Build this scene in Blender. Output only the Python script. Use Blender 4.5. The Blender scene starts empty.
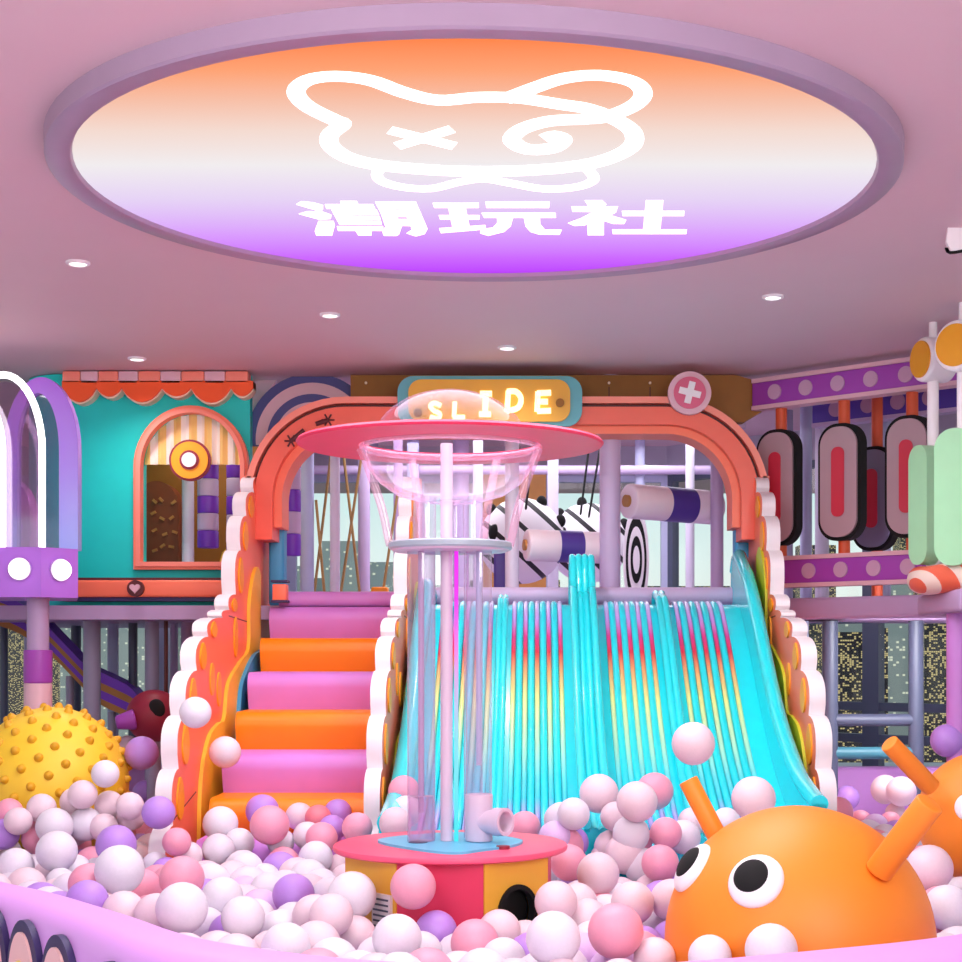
import bpy, bmesh, math, random
from mathutils import Vector, Matrix
from mathutils.geometry import tessellate_polygon

random.seed(7)
C = bpy.context.scene.collection
PI = math.pi
# ------------------------------------------------------------------ camera, sky, lights
F, CX, CY, EYE = 1560.0, 535.0, 652.0, 1.7          # focal length and principal point for a 962 px frame
cam_d = bpy.data.cameras.new('camera')
cam_d.sensor_width = 36.0
cam_d.lens = 36.0 * F / 962.0
cam_d.shift_x = -(CX - 481.0) / 962.0
cam_d.shift_y = (CY - 481.0) / 962.0
cam_d.clip_end = 300
cam = bpy.data.objects.new('camera', cam_d)
cam.location = (0, 0, EYE)
cam.rotation_euler = (PI / 2, 0, 0)
C.objects.link(cam)
bpy.context.scene.camera = cam

world = bpy.data.worlds.new('sky')
bpy.context.scene.world = world
world.use_nodes = True
wn, wl = world.node_tree.nodes, world.node_tree.links
for n in list(wn):
    wn.remove(n)
w_out = wn.new('ShaderNodeOutputWorld')
w_bg = wn.new('ShaderNodeBackground')
w_tc = wn.new('ShaderNodeTexCoord')
w_sep = wn.new('ShaderNodeSeparateXYZ')
w_ramp = wn.new('ShaderNodeValToRGB')
wl.new(w_tc.outputs['Generated'], w_sep.inputs[0])
wl.new(w_sep.outputs['Z'], w_ramp.inputs[0])
e = w_ramp.color_ramp.elements
e[0].position = 0.0; e[0].color = (1.0, 0.95, 0.84, 1)
e[1].position = 0.16; e[1].color = (0.50, 0.80, 0.82, 1)
x = w_ramp.color_ramp.elements.new(0.06); x.color = (0.86, 0.97, 0.92, 1)
w_bg.inputs['Strength'].default_value = 0.95
wl.new(w_ramp.outputs[0], w_bg.inputs[0])
wl.new(w_bg.outputs[0], w_out.inputs[0])

def area(name, loc, target, size, power, color=(1, 1, 1), shape='SQUARE', size_y=None):
    d = bpy.data.lights.new(name, 'AREA')
    d.shape = shape; d.size = size
    if size_y: d.size_y = size_y
    d.energy = power; d.color = color
    o = bpy.data.objects.new(name, d)
    o.location = loc
    v = Vector(target) - Vector(loc)
    o.rotation_euler = v.to_track_quat('-Z', 'Y').to_euler()
    C.objects.link(o)
    return o
area('light_under_ceiling_panel', (-0.3, 8.05, 4.03), (-0.3, 8.05, 0), 3.6, 165, (1.0, 0.97, 0.98), 'DISK')
area('hall_light_front', (2.0, 1.0, 3.9), (-1.0, 10.5, 1.2), 3.0, 300, (1.0, 0.98, 0.96))
area('hall_light_rear', (-2.0, 3.0, 3.95), (0.3, 8.5, 0.5), 2.0, 120, (1.0, 0.97, 0.98))
area('deck_light', (0.0, 16.2, 4.0), (0.0, 16.2, 0), 4.0, 85, (0.93, 0.92, 1.0), 'RECTANGLE', 2.0)

area('pit_wall_fill', (3.2, 12.95, 1.90), (3.5, 14.8, 0.2), 0.8, 60, (1.0, 0.97, 0.98))  # added fill with no fixture, brightens the far pit wall below the wing

sc = bpy.context.scene
sc.view_settings.view_transform = 'Standard'
sc.view_settings.look = 'None'
sc.view_settings.gamma = 1.0
sc.view_settings.use_curve_mapping = False
sc.view_settings.exposure = 0.13

# ------------------------------------------------------------------ materials
def lin(h):
    h = h.lstrip('#')
    out = []
    for i in (0, 2, 4):
        c = int(h[i:i + 2], 16) / 255.0
        out.append(c / 12.92 if c <= 0.04045 else ((c + 0.055) / 1.055) ** 2.4)
    return out
def base(name):
    m = bpy.data.materials.new(name)
    m.use_nodes = True
    nt = m.node_tree
    b = nt.nodes['Principled BSDF']
    return m, nt, b
MATS = {}
def mat(name, hexc, rough=0.45, metal=0.0, coat=0.0, var=0.05, scale=6.0, emit=0.0, bump=0.0):
    m, nt, b = base(name)
    if emit: b.inputs['Specular IOR Level'].default_value = 0.0
    c = lin(hexc)
    tc = nt.nodes.new('ShaderNodeTexCoord')
    no = nt.nodes.new('ShaderNodeTexNoise'); no.inputs['Scale'].default_value = scale
    nt.links.new(tc.outputs['Object'], no.inputs['Vector'])
    mx = nt.nodes.new('ShaderNodeMix'); mx.data_type = 'RGBA'
    mx.inputs['A'].default_value = [min(1, v * (1 - var)) for v in c] + [1]
    mx.inputs['B'].default_value = [min(1, v * (1 + var)) for v in c] + [1]
    nt.links.new(no.outputs[0], mx.inputs['Factor'])
    nt.links.new(mx.outputs['Result'], b.inputs['Base Color'])
    b.inputs['Roughness'].default_value = rough
    b.inputs['Metallic'].default_value = metal
    b.inputs['Coat Weight'].default_value = coat
    b.inputs['Coat Roughness'].default_value = 0.15
    if emit:
        nt.links.new(mx.outputs['Result'], b.inputs['Emission Color'])
        b.inputs['Emission Strength'].default_value = emit
    if bump:
        bp = nt.nodes.new('ShaderNodeBump'); bp.inputs['Strength'].default_value = bump
        nt.links.new(no.outputs[0], bp.inputs['Height'])
        nt.links.new(bp.outputs[0], b.inputs['Normal'])
    MATS[name] = m
    return m
def stripes(name, cols, axis, period, rough=0.5, offset=0.0, emit=0.0, slant=None):
    """hard colour bands along an object axis; cols = list of (hex, share)"""
    m, nt, b = base(name)
    tc = nt.nodes.new('ShaderNodeTexCoord')
    sp = nt.nodes.new('ShaderNodeSeparateXYZ')
    nt.links.new(tc.outputs['Object'], sp.inputs[0])
    src = sp.outputs['XYZ'.index(axis)]
    if slant:
        ml = nt.nodes.new('ShaderNodeMath'); ml.operation = 'MULTIPLY_ADD'
        nt.links.new(sp.outputs['XYZ'.index(slant[0])], ml.inputs[0]); ml.inputs[1].default_value = slant[1]
        nt.links.new(src, ml.inputs[2]); src = ml.outputs[0]
    ad = nt.nodes.new('ShaderNodeMath'); ad.operation = 'ADD'; ad.inputs[1].default_value = offset + 50 * period
    nt.links.new(src, ad.inputs[0])
    md = nt.nodes.new('ShaderNodeMath'); md.operation = 'DIVIDE'; md.inputs[1].default_value = period
    nt.links.new(ad.outputs[0], md.inputs[0])
    fr = nt.nodes.new('ShaderNodeMath'); fr.operation = 'FRACT'
    nt.links.new(md.outputs[0], fr.inputs[0])
    rp = nt.nodes.new('ShaderNodeValToRGB'); rp.color_ramp.interpolation = 'CONSTANT'
    pos = 0.0
    for i, (h, s) in enumerate(cols):
        el = rp.color_ramp.elements[0] if i == 0 else (rp.color_ramp.elements[1] if i == 1 else rp.color_ramp.elements.new(pos))
        el.position = pos; el.color = lin(h) + [1]
        pos += s
    nt.links.new(fr.outputs[0], rp.inputs[0])
    nt.links.new(rp.outputs[0], b.inputs['Base Color'])
    b.inputs['Roughness'].default_value = rough
    MATS[name] = m
    return m
def glass(name, tint, gloss=0.10, edge=0.75, col=None, body=0.0, bodycol=(0.9, 0.7, 0.85)):
    """thin clear plastic: see-through face on, reflective and tinted at grazing angles"""
    m = bpy.data.materials.new(name); m.use_nodes = True
    nt = m.node_tree
    for n in list(nt.nodes): nt.nodes.remove(n)
    out = nt.nodes.new('ShaderNodeOutputMaterial')
    tr = nt.nodes.new('ShaderNodeBsdfTransparent'); tr.inputs[0].default_value = list(tint) + [1]
    gl = nt.nodes.new('ShaderNodeBsdfGlossy'); gl.inputs['Roughness'].default_value = 0.05
    gl.inputs[0].default_value = list(col or (1, 0.95, 0.98)) + [1]
    lw = nt.nodes.new('ShaderNodeLayerWeight'); lw.inputs['Blend'].default_value = 0.5
    pw = nt.nodes.new('ShaderNodeMath'); pw.operation = 'POWER'; pw.inputs[1].default_value = 2.6
    nt.links.new(lw.outputs['Facing'], pw.inputs[0])
    mr = nt.nodes.new('ShaderNodeMapRange')
    mr.inputs['To Min'].default_value = gloss; mr.inputs['To Max'].default_value = edge
    nt.links.new(pw.outputs[0], mr.inputs['Value'])
    mx = nt.nodes.new('ShaderNodeMixShader')
    nt.links.new(mr.outputs[0], mx.inputs[0])
    nt.links.new(tr.outputs[0], mx.inputs[1])
    if body:
        df = nt.nodes.new('ShaderNodeBsdfDiffuse'); df.inputs[0].default_value = list(bodycol) + [1]
        m2 = nt.nodes.new('ShaderNodeMixShader'); m2.inputs[0].default_value = body
        nt.links.new(gl.outputs[0], m2.inputs[1]); nt.links.new(df.outputs[0], m2.inputs[2])
        nt.links.new(m2.outputs[0], mx.inputs[2])
    else:
        nt.links.new(gl.outputs[0], mx.inputs[2])
    nt.links.new(mx.outputs[0], out.inputs[0])
    MATS[name] = m
    return m
def ramp_mat(name, axis, lo, hi, stops, rough=0.3, emit=0.0, interp='LINEAR', coat=0.0):
    """smooth colour print along an object axis between lo and hi"""
    m, nt, b = base(name)
    tc = nt.nodes.new('ShaderNodeTexCoord')
    sp = nt.nodes.new('ShaderNodeSeparateXYZ')
    nt.links.new(tc.outputs['Object'], sp.inputs[0])
    mr = nt.nodes.new('ShaderNodeMapRange')
    mr.inputs['From Min'].default_value = lo; mr.inputs['From Max'].default_value = hi
    nt.links.new(sp.outputs['XYZ'.index(axis)], mr.inputs['Value'])
    rp = nt.nodes.new('ShaderNodeValToRGB'); rp.color_ramp.interpolation = interp
    for i, (p, h) in enumerate(stops):
        el = rp.color_ramp.elements[i] if i < 2 else rp.color_ramp.elements.new(p)
        el.position = p; el.color = lin(h) + [1]
    nt.links.new(mr.outputs[0], rp.inputs[0])
    nt.links.new(rp.outputs[0], b.inputs['Base Color'])
    b.inputs['Roughness'].default_value = rough
    b.inputs['Coat Weight'].default_value = coat
    if emit:
        b.inputs['Specular IOR Level'].default_value = 0.0
        nt.links.new(rp.outputs[0], b.inputs['Emission Color'])
        b.inputs['Emission Strength'].default_value = emit
        b.inputs['Base Color'].default_value = (0, 0, 0, 1)
        for l in list(b.inputs['Base Color'].links): nt.links.remove(l)
        b.inputs['Base Color'].default_value = (0.02, 0.02, 0.02, 1)
    MATS[name] = m
    return m

mat('ceiling', '#debdc6', 0.6, var=0.02, scale=2)
mat('floor', '#d8cfe0', 0.5)
mat('dark_floor', '#8d86a0', 0.5)
mat('ring', '#a189a4', 0.4)
mat('lamp_white', '#fffaf0', 0.4, emit=4.0, var=0)
mat('sign_white', '#ffffff', 0.4, emit=1.0, var=0)
mat('white', '#f4eef4', 0.45)
mat('rim_white', '#f0e4e8', 0.4)
mat('coral', '#ff7a5a', 0.45, coat=0.1)
mat('coral_arch', '#f4604a', 0.4, coat=0.15)
mat('salmon', '#ff8f7c', 0.45)
mat('dark_line', '#5a1f22', 0.5)
mat('orange', '#ff8c00', 0.4)
mat('petal', '#ffa21c', 0.45)
mat('amber', '#ffc23a', 0.45)
mat('lime', '#c9cf2e', 0.45)
mat('orchid', '#d086e2', 0.4)
mat('teal', '#04d0c8', 0.5)
mat('awning', '#ff5a1e', 0.5)
mat('cream', '#f4dfc4', 0.5)
mat('peach', '#ff8468', 0.45)
mat('cyan', '#12e2ee', 0.22, coat=0.5)
mat('blue', '#3f9fd0', 0.4)
mat('lav', '#cbb6dc', 0.5)
mat('lav_white', '#ded6ea', 0.45)
mat('lav_blue', '#b7bbdd', 0.5)
mat('mauve', '#b79ac4', 0.5)
mat('lilac', '#c685d6', 0.45)
mat('purple', '#7a36c9', 0.45)
mat('deep_purple', '#4b3590', 0.45)
mat('violet_pad', '#a446b4', 0.5)
mat('navy', '#4b4a8c', 0.5)
mat('navy_dark', '#2d2058', 0.5)
mat('dusty_pink', '#e3b6c4', 0.5)
mat('brown', '#9a6420', 0.6, var=0.15)
mat('dark_brown', '#7a3a1c', 0.6, var=0.2)
mat('wood', '#b37a3c', 0.55, var=0.2)
mat('rope', '#b48e58', 0.8)
mat('black', '#08070a', 0.85)
mat('yellow_board', '#e5a52c', 0.4)
mat('teal_board', '#5aa8b4', 0.4)
mat('letter', '#fff0b4', 0.4, emit=1.15, var=0)
mat('button_pink', '#d9577e', 0.4)
mat('crimson', '#e2355f', 0.4)
mat('hot_pink', '#f7587f', 0.4)
mat('ring_pink', '#f0355f', 0.45)
mat('podium_yellow', '#f3b63a', 0.45)
mat('sky_blue', '#63c4ea', 0.35)
mat('disc_grey', '#a9b9c8', 0.35)
mat('frost', '#d9c2d8', 0.35)
mat('neon', '#ffffff', 0.4, emit=3.0, var=0)
mat('magenta_neon', '#f13cf5', 0.4, emit=1.3, var=0)
mat('booth_purple', '#b06be0', 0.4, coat=0.2)
mat('creature', '#f78a22', 0.5, var=0.06, scale=3)
mat('spiky', '#f8cd36', 0.5, var=0.05)
mat('spiky_nub', '#dca318', 0.5)
mat('rim_lilac', '#e2a4f2', 0.45, var=0.02)
mat('petal_pink', '#f7c3c4', 0.5)
mat('petal_yellow', '#f7d878', 0.5)
mat('dot', '#c9a0c0', 0.5)
mat('beam_purple', '#a545b8', 0.5)
mat('beam_blue', '#5b48b8', 0.5)
mat('post_orange', '#d9562f', 0.5)
mat('candy_grey', '#b79aa4', 0.5)
mat('candy_slate', '#85849c', 0.5)
mat('candy_red', '#d2334c', 0.5)
mat('mint', '#a3dcae', 0.45)
mat('amber_disc', '#eaa11c', 0.4)
mat('frame_grey', '#4f566f', 0.45)
mat('frame_teal', '#3f7f92', 0.45)
mat('grey_post', '#9c96b2', 0.5)
mat('header', '#b6b3c2', 0.6)
mat('maroon', '#8e2038', 0.5)
mat('metal_grey', '#8a8a92', 0.35, 0.8)
stripes('curtain', [('#fff6ea', .5), ('#fbd27e', .5)], 'X', 0.135)
stripes('bag', [('#7a2fe0', .5), ('#cfc3e0', .5)], 'Z', 0.40, offset=0.0)
stripes('roll', [('#ecd7e2', .42), ('#4d3a8a', .30), ('#f2e6f0', .28)], 'X', 0.76)
stripes('tube_stripe', [('#ee6a4c', .6), ('#f3dccf', .4)], 'X', 0.15, slant=('Z', 0.5))
stripes('chute', [('#6a3fb0', .5), ('#a48a3c', .5)], 'X', 0.42)
stripes('zebra', [('#f1edf3', .78), ('#17131b', .22)], 'Z', 0.30, slant=('X', 0.9))
stripes('zebra_ring', [('#efecf3', .62), ('#17131b', .38)], 'Z', 0.12, slant=('X', -0.6))
glass('clear', (0.97, 0.93, 0.97), 0.04, 0.75, body=0.5, bodycol=(0.85, 0.6, 0.8))
glass('clear_dome', (0.97, 0.93, 0.97), 0.02, 0.30, body=0.3, bodycol=(0.75, 0.45, 0.7))  # violet-pink rim highlight is put into the body colour at the edges
glass('clear_tube', (0.95, 0.90, 0.96), 0.13, 0.8, body=0.5, bodycol=(0.70, 0.56, 0.80))
glass('pane', (0.93, 0.96, 0.97), 0.02, 0.4)
glass('booth_pane', (0.86, 0.74, 0.86), 0.12, 0.5)
glass('pink_bar', (0.98, 0.82, 0.9), 0.18, 0.6, body=0.8, bodycol=(0.95, 0.68, 0.82))
BALL = {}
for k, h in dict(W='#e4dde9', L='#e8cfda', P='#f0a0b8', R='#ec8492', V='#b98be2', K='#dfc0ee').items():
    BALL[k] = mat('ball_' + k, h, 0.42, var=0.05, scale=9, bump=0.03)

def city_mat(name, wall, litc, share, scale):
    m, nt, b = base(name)
    tc = nt.nodes.new('ShaderNodeTexCoord')
    sp = nt.nodes.new('ShaderNodeSeparateXYZ'); nt.links.new(tc.outputs['Object'], sp.inputs[0])
    ad = nt.nodes.new('ShaderNodeMath'); nt.links.new(sp.outputs[0], ad.inputs[0]); nt.links.new(sp.outputs[1], ad.inputs[1])
    cb = nt.nodes.new('ShaderNodeCombineXYZ'); nt.links.new(ad.outputs[0], cb.inputs[0]); nt.links.new(sp.outputs[2], cb.inputs[1])
    br = nt.nodes.new('ShaderNodeTexBrick'); br.offset = 0.0
    br.inputs['Color1'].default_value = (0, 0, 0, 1); br.inputs['Color2'].default_value = (1, 1, 1, 1)
    br.inputs['Mortar'].default_value = (0, 0, 0, 1)
    br.inputs['Scale'].default_value = scale
    br.inputs['Mortar Size'].default_value = 0.03
    br.inputs['Brick Width'].default_value = 0.32; br.inputs['Row Height'].default_value = 0.26
    nt.links.new(cb.outputs[0], br.inputs['Vector'])
    gt = nt.nodes.new('ShaderNodeMath'); gt.operation = 'GREATER_THAN'; gt.inputs[1].default_value = 1 - share
    nt.links.new(br.outputs['Color'], gt.inputs[0])
    b.inputs['Base Color'].default_value = lin(wall) + [1]
    b.inputs['Roughness'].default_value = 0.7
    b.inputs['Emission Color'].default_value = lin(litc) + [1]
    sm = nt.nodes.new('ShaderNodeMath'); sm.operation = 'MULTIPLY'; sm.inputs[1].default_value = 0.75
    nt.links.new(gt.outputs[0], sm.inputs[0])
    nt.links.new(sm.outputs[0], b.inputs['Emission Strength'])
    MATS[name] = m
    return m
city_mat('city_dark', '#2b2a33', '#e6cf8c', 0.34, 8.5)
city_mat('city_grey', '#4b4c58', '#e9d9a0', 0.28, 6.5)
city_mat('city_pale', '#9aa0a2', '#d9d2b0', 0.10, 5.0)

# ------------------------------------------------------------------ mesh helpers
def P(px, py, Y):
    return Vector(((px - CX) / F * Y, Y, EYE + (CY - py) / F * Y))
def PX(px, Y): return (px - CX) / F * Y
def PZ(py, Y): return EYE + (CY - py) / F * Y

WORLD = {}          # object -> world position of its origin
class MB:
    def __init__(self):
        self.bm = bmesh.new(); self.mi = 0
    def _done(self, faces):
        for f in faces: f.material_index = self.mi
    def box(self, c, s, rz=0.0, bevel=0.0, rot=None):
        r = bmesh.ops.create_cube(self.bm, size=1.0)
        vs = r['verts']
        M = Matrix.Translation(Vector(c)) @ (rot.to_4x4() if rot else Matrix.Rotation(rz, 4, 'Z')) @ Matrix.Diagonal((s[0], s[1], s[2], 1))
        bmesh.ops.transform(self.bm, matrix=M, verts=vs)
        fs = list({f for v in vs for f in v.link_faces}); self._done(fs)
        if bevel:
            es = list({e for v in vs for e in v.link_edges})
            r = bmesh.ops.bevel(self.bm, geom=es, offset=bevel, segments=3, affect='EDGES', profile=0.5)
            self._done(r['faces'])
        return self
    def span(self, lo, hi, bevel=0.0):
        return self.box([(a + b) / 2 for a, b in zip(lo, hi)], [abs(b - a) for a, b in zip(lo, hi)], bevel=bevel)
    def cyl(self, p0, p1, r0, r1=None, seg=24, cap=True, bevel=0.0):
        p0, p1 = Vector(p0), Vector(p1); r1 = r0 if r1 is None else r1
        d = p1 - p0
        r = bmesh.ops.create_cone(self.bm, cap_ends=cap, cap_tris=False, segments=seg, radius1=r0, radius2=r1, depth=d.length)
        M = Matrix.Translation((p0 + p1) / 2) @ d.to_track_quat('Z', 'Y').to_matrix().to_4x4()
        bmesh.ops.transform(self.bm, matrix=M, verts=r['verts'])
        fs = list({f for v in r['verts'] for f in v.link_faces}); self._done(fs)
        if bevel:
            es = [e for f in fs if len(f.verts) > 4 for e in f.edges]
            q = bmesh.ops.bevel(self.bm, geom=es, offset=bevel, segments=3, affect='EDGES', profile=0.5); self._done(q['faces'])
        return self
    def ball(self, c, r, seg=32, rings=16, scale=(1, 1, 1), rot=None):
        q = bmesh.ops.create_uvsphere(self.bm, u_segments=seg, v_segments=rings, radius=r)
        M = Matrix.Translation(Vector(c)) @ (rot.to_4x4() if rot else Matrix()) @ Matrix.Diagonal((*scale, 1))
        bmesh.ops.transform(self.bm, matrix=M, verts=q['verts'])
        self._done({f for v in q['verts'] for f in v.link_faces}); return self
    def tube(self, pts, r, seg=12, cap=True, closed=False, flat=1.0):
        pts = [Vector(p) for p in pts]; n = len(pts); rings = []
        rs = r if isinstance(r, (list, tuple)) else [r] * n
        up = None
        for i, p in enumerate(pts):
            a = pts[i - 1] if (i > 0 or closed) else p
            b = pts[(i + 1) % n] if (i < n - 1 or closed) else p
            t = (b - a).normalized()
            if up is None:
                up = Vector((0, 0, 1)) if abs(t.z) < 0.9 else Vector((0, 1, 0))
            s = t.cross(up).normalized(); u = s.cross(t).normalized(); up = u
            rings.append([self.bm.verts.new(p + (s * math.cos(2 * PI * k / seg) + u * math.sin(2 * PI * k / seg) * flat) * rs[i]) for k in range(seg)])
        fs = []
        for i in range(n if closed else n - 1):
            A, Bn = rings[i], rings[(i + 1) % n]
            for k in range(seg):
                fs.append(self.bm.faces.new((A[k], A[(k + 1) % seg], Bn[(k + 1) % seg], Bn[k])))
        if cap and not closed:
            fs.append(self.bm.faces.new(rings[0])); fs.append(self.bm.faces.new(rings[-1][::-1]))
        self._done(fs); return self
    def lathe(self, prof, c=(0, 0, 0), seg=48, sx=1.0, sy=1.0, closed=False):
        c = Vector(c); rings = []
        for r, z in prof:
            if r < 1e-5: rings.append([self.bm.verts.new(c + Vector((0, 0, z)))])
            else: rings.append([self.bm.verts.new(c + Vector((r * sx * math.cos(2 * PI * k / seg), r * sy * math.sin(2 * PI * k / seg), z))) for k in range(seg)])
        fs = []
        pairs = list(zip(rings[:-1], rings[1:])) + ([(rings[-1], rings[0])] if closed else [])
        for A, Bn in pairs:
            for k in range(seg):
                k2 = (k + 1) % seg
                if len(A) == 1 and len(Bn) == 1: continue
                if len(A) == 1: fs.append(self.bm.faces.new((A[0], Bn[k2], Bn[k])))
                elif len(Bn) == 1: fs.append(self.bm.faces.new((A[k], A[k2], Bn[0])))
                else: fs.append(self.bm.faces.new((A[k], A[k2], Bn[k2], Bn[k])))
        self._done(fs); return self
    def prism(self, loops, O, u, v, t, side_mi=None):
        """flat outline (first loop, other loops are holes) in the frame O,u,v pushed out by t along u x v"""
        O, u, v = Vector(O), Vector(u).normalized(), Vector(v).normalized(); n = u.cross(v)
        flat = [p for l in loops for p in l]
        tris = tessellate_polygon([[Vector((p[0], p[1], 0)) for p in l] for l in loops])
        fr = [self.bm.verts.new(O + u * p[0] + v * p[1] + n * t) for p in flat]
        bk = [self.bm.verts.new(O + u * p[0] + v * p[1]) for p in flat]
        fs, ss = [], []
        for tr in tris:
            a, b, c = tr
            ar = (flat[b][0] - flat[a][0]) * (flat[c][1] - flat[a][1]) - (flat[b][1] - flat[a][1]) * (flat[c][0] - flat[a][0])
            if ar < 0: a, b, c = a, c, b
            if abs(ar) < 1e-12: continue
            try:
                fs.append(self.bm.faces.new((fr[a], fr[b], fr[c]))); fs.append(self.bm.faces.new((bk[c], bk[b], bk[a])))
            except ValueError: pass
        i0 = 0
        for l in loops:
            m = len(l)
            for k in range(m):
                a, b = i0 + k, i0 + (k + 1) % m
                try: ss.append(self.bm.faces.new((bk[a], bk[b], fr[b], fr[a])))
                except ValueError: pass
            i0 += m
        self._done(fs)
        for f in ss: f.material_index = self.mi if side_mi is None else side_mi
        bmesh.ops.recalc_face_normals(self.bm, faces=fs + ss)
        return self
    def sweep(self, prof, path, closed=False, out=None):
        """prof: list of (offset along the path's side vector, height); path in XY"""
        n = len(path); rings = []
        for i, p in enumerate(path):
            a = Vector(path[i - 1] if (i > 0 or closed) else path[i]); b = Vector(path[(i + 1) % n] if (i < n - 1 or closed) else path[i])
            t = (b - a).normalized(); s = Vector((t.y, -t.x))
            rings.append([self.bm.verts.new((p[0] + s.x * o, p[1] + s.y * o, h)) for o, h in prof])
        m = len(prof); fs = []
        for i in range(n if closed else n - 1):
            A, Bn = rings[i], rings[(i + 1) % n]
            for k in range(m):
                fs.append(self.bm.faces.new((A[k], A[(k + 1) % m], Bn[(k + 1) % m], Bn[k])))
        if not closed:
            fs.append(self.bm.faces.new(rings[0][::-1])); fs.append(self.bm.faces.new(rings[-1]))
        self._done(fs); bmesh.ops.recalc_face_normals(self.bm, faces=fs); return self
    def build(self, name, mats, parent=None, origin=None, smooth=True, angle=38):
        bm = self.bm
        if not isinstance(mats, (list, tuple)): mats = [mats]
        if parent is not None: o_w = WORLD[parent]
        elif origin is not None: o_w = Vector(origin)
        else:
            xs = [v.co.x for v in bm.verts]; ys = [v.co.y for v in bm.verts]; zs = [v.co.z for v in bm.verts]
            o_w = Vector(((min(xs) + max(xs)) / 2, (min(ys) + max(ys)) / 2, min(zs)))
        bmesh.ops.translate(bm, verts=bm.verts, vec=-o_w)
        if smooth:
            bm.normal_update()
            for f in bm.faces: f.smooth = True
            for ed in bm.edges:
                if len(ed.link_faces) == 2 and ed.calc_face_angle(0) > math.radians(angle): ed.smooth = False
        me = bpy.data.meshes.new(name); bm.to_mesh(me); bm.free()
        for m in mats: me.materials.append(MATS[m] if isinstance(m, str) else m)
        o = bpy.data.objects.new(name, me); C.objects.link(o)
        WORLD[o] = o_w.copy()
        if parent is not None: o.parent = parent
        else: o.location = o_w
        return o
def thing(name, label, cat, loc, group=None):
    o = bpy.data.objects.new(name, None); C.objects.link(o)
    o.location = loc; o.empty_display_size = 0.1
    WORLD[o] = Vector(loc)
    o['label'] = label; o['category'] = cat
    if group: o['group'] = group
    return o
def tag(o, label, cat, group=None, kind=None):
    o['label'] = label; o['category'] = cat
    if group: o['group'] = group
    if kind: o['kind'] = kind
    return o
def struct(o, label=None):
    o['kind'] = 'structure'
    if label: o['label'] = label
    return o
def dup(root, loc, label, group=None):
    r = root.copy(); C.objects.link(r); r.location = loc; WORLD[r] = Vector(loc)
    r['label'] = label
    if group: r['group'] = group
    for ch in list(root.children):
        c = ch.copy(); C.objects.link(c); c.parent = r
        for g in list(ch.children):
            d = g.copy(); C.objects.link(d); d.parent = c
    return r

def circ(cx, cy, rx, ry=None, n=40, a0=0.0):
    ry = rx if ry is None else ry
    return [(cx + rx * math.cos(a0 + 2 * PI * k / n), cy + ry * math.sin(a0 + 2 * PI * k / n)) for k in range(n)]
def rrect(x0, y0, x1, y1, r, n=8):
    pts = []
    for (cx, cy, a) in ((x1 - r, y1 - r, 0), (x0 + r, y1 - r, PI / 2), (x0 + r, y0 + r, PI), (x1 - r, y0 + r, 1.5 * PI)):
        for k in range(n + 1):
            t = a + PI / 2 * k / n
            pts.append((cx + r * math.cos(t), cy + r * math.sin(t)))
    return pts
def archloop(x0, x1, y0, ys, ytop, n=24):
    """square bottom, elliptical top springing at ys"""
    cx, rx = (x0 + x1) / 2, (x1 - x0) / 2
    return [(x0, y0), (x1, y0)] + [(cx + rx * math.cos(PI * k / n), ys + (ytop - ys) * math.sin(PI * k / n)) for k in range(n + 1)]
def catmull(pts, sub=8, closed=False):
    n = len(pts); out = []
    for i in range(n if closed else n - 1):
        if closed: p = [Vector(pts[(i + j - 1) % n]) for j in range(4)]
        else: p = [Vector(pts[min(max(i + j - 1, 0), n - 1)]) for j in range(4)]
        for k in range(sub):
            t = k / sub
            out.append(0.5 * ((2 * p[1]) + (p[2] - p[0]) * t + (2 * p[0] - 5 * p[1] + 4 * p[2] - p[3]) * t * t + (3 * p[1] - p[0] - 3 * p[2] + p[3]) * t ** 3))
    if not closed: out.append(Vector(pts[-1]))
    return out
U, V, W_ = Vector((1, 0, 0)), Vector((0, 0, 1)), Vector((0, 1, 0))
def ppts(lst, Y): return [(PX(a, Y), PZ(b, Y)) for a, b in lst]       # outline in the upright plane at depth Y
def O_(Y): return Vector((0, Y, 0))
def stroke_loops(pts, hw, sub=6, sq=1.0, closed=False):
    """outline of a thick pen line (round joints by smoothing)"""
    c = [Vector((p[0], p[1] * sq)) for p in pts]
    if sub: c = catmull(c, sub, closed)
    L, R = [], []
    n = len(c)
    for i in range(n):
        a = c[i - 1] if (i or closed) else c[i]; b = c[(i + 1) % n] if (i < n - 1 or closed) else c[i]
        t = (b - a).normalized(); s = Vector((-t.y, t.x)) * hw
        L.append(c[i] + s); R.append(c[i] - s)
    return [[(p.x, p.y / sq) for p in L], [(p.x, p.y / sq) for p in R]]
def stroke(mb, pts, hw, fn, t, sub=6, sq=1.0, closed=False):
    """thick pen line: pts in a flat drawing, fn(x, y) -> point, t = push-out vector"""
    L, R = stroke_loops(pts, hw, sub, sq, closed)
    t = Vector(t); n = len(L); rows = []
    for a, b in zip(L, R):
        p, q = fn(*a), fn(*b)
        rows.append([mb.bm.verts.new(x) for x in (p, q, q + t, p + t)])
    fs = []
    for i in range(n if closed else n - 1):
        A, B = rows[i], rows[(i + 1) % n]
        for k in range(4):
            fs.append(mb.bm.faces.new((A[k], A[(k + 1) % 4], B[(k + 1) % 4], B[k])))
    if not closed:
        fs.append(mb.bm.faces.new(rows[0])); fs.append(mb.bm.faces.new(rows[-1][::-1]))
    mb._done(fs); bmesh.ops.recalc_face_normals(mb.bm, faces=fs)
    return mb

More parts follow.
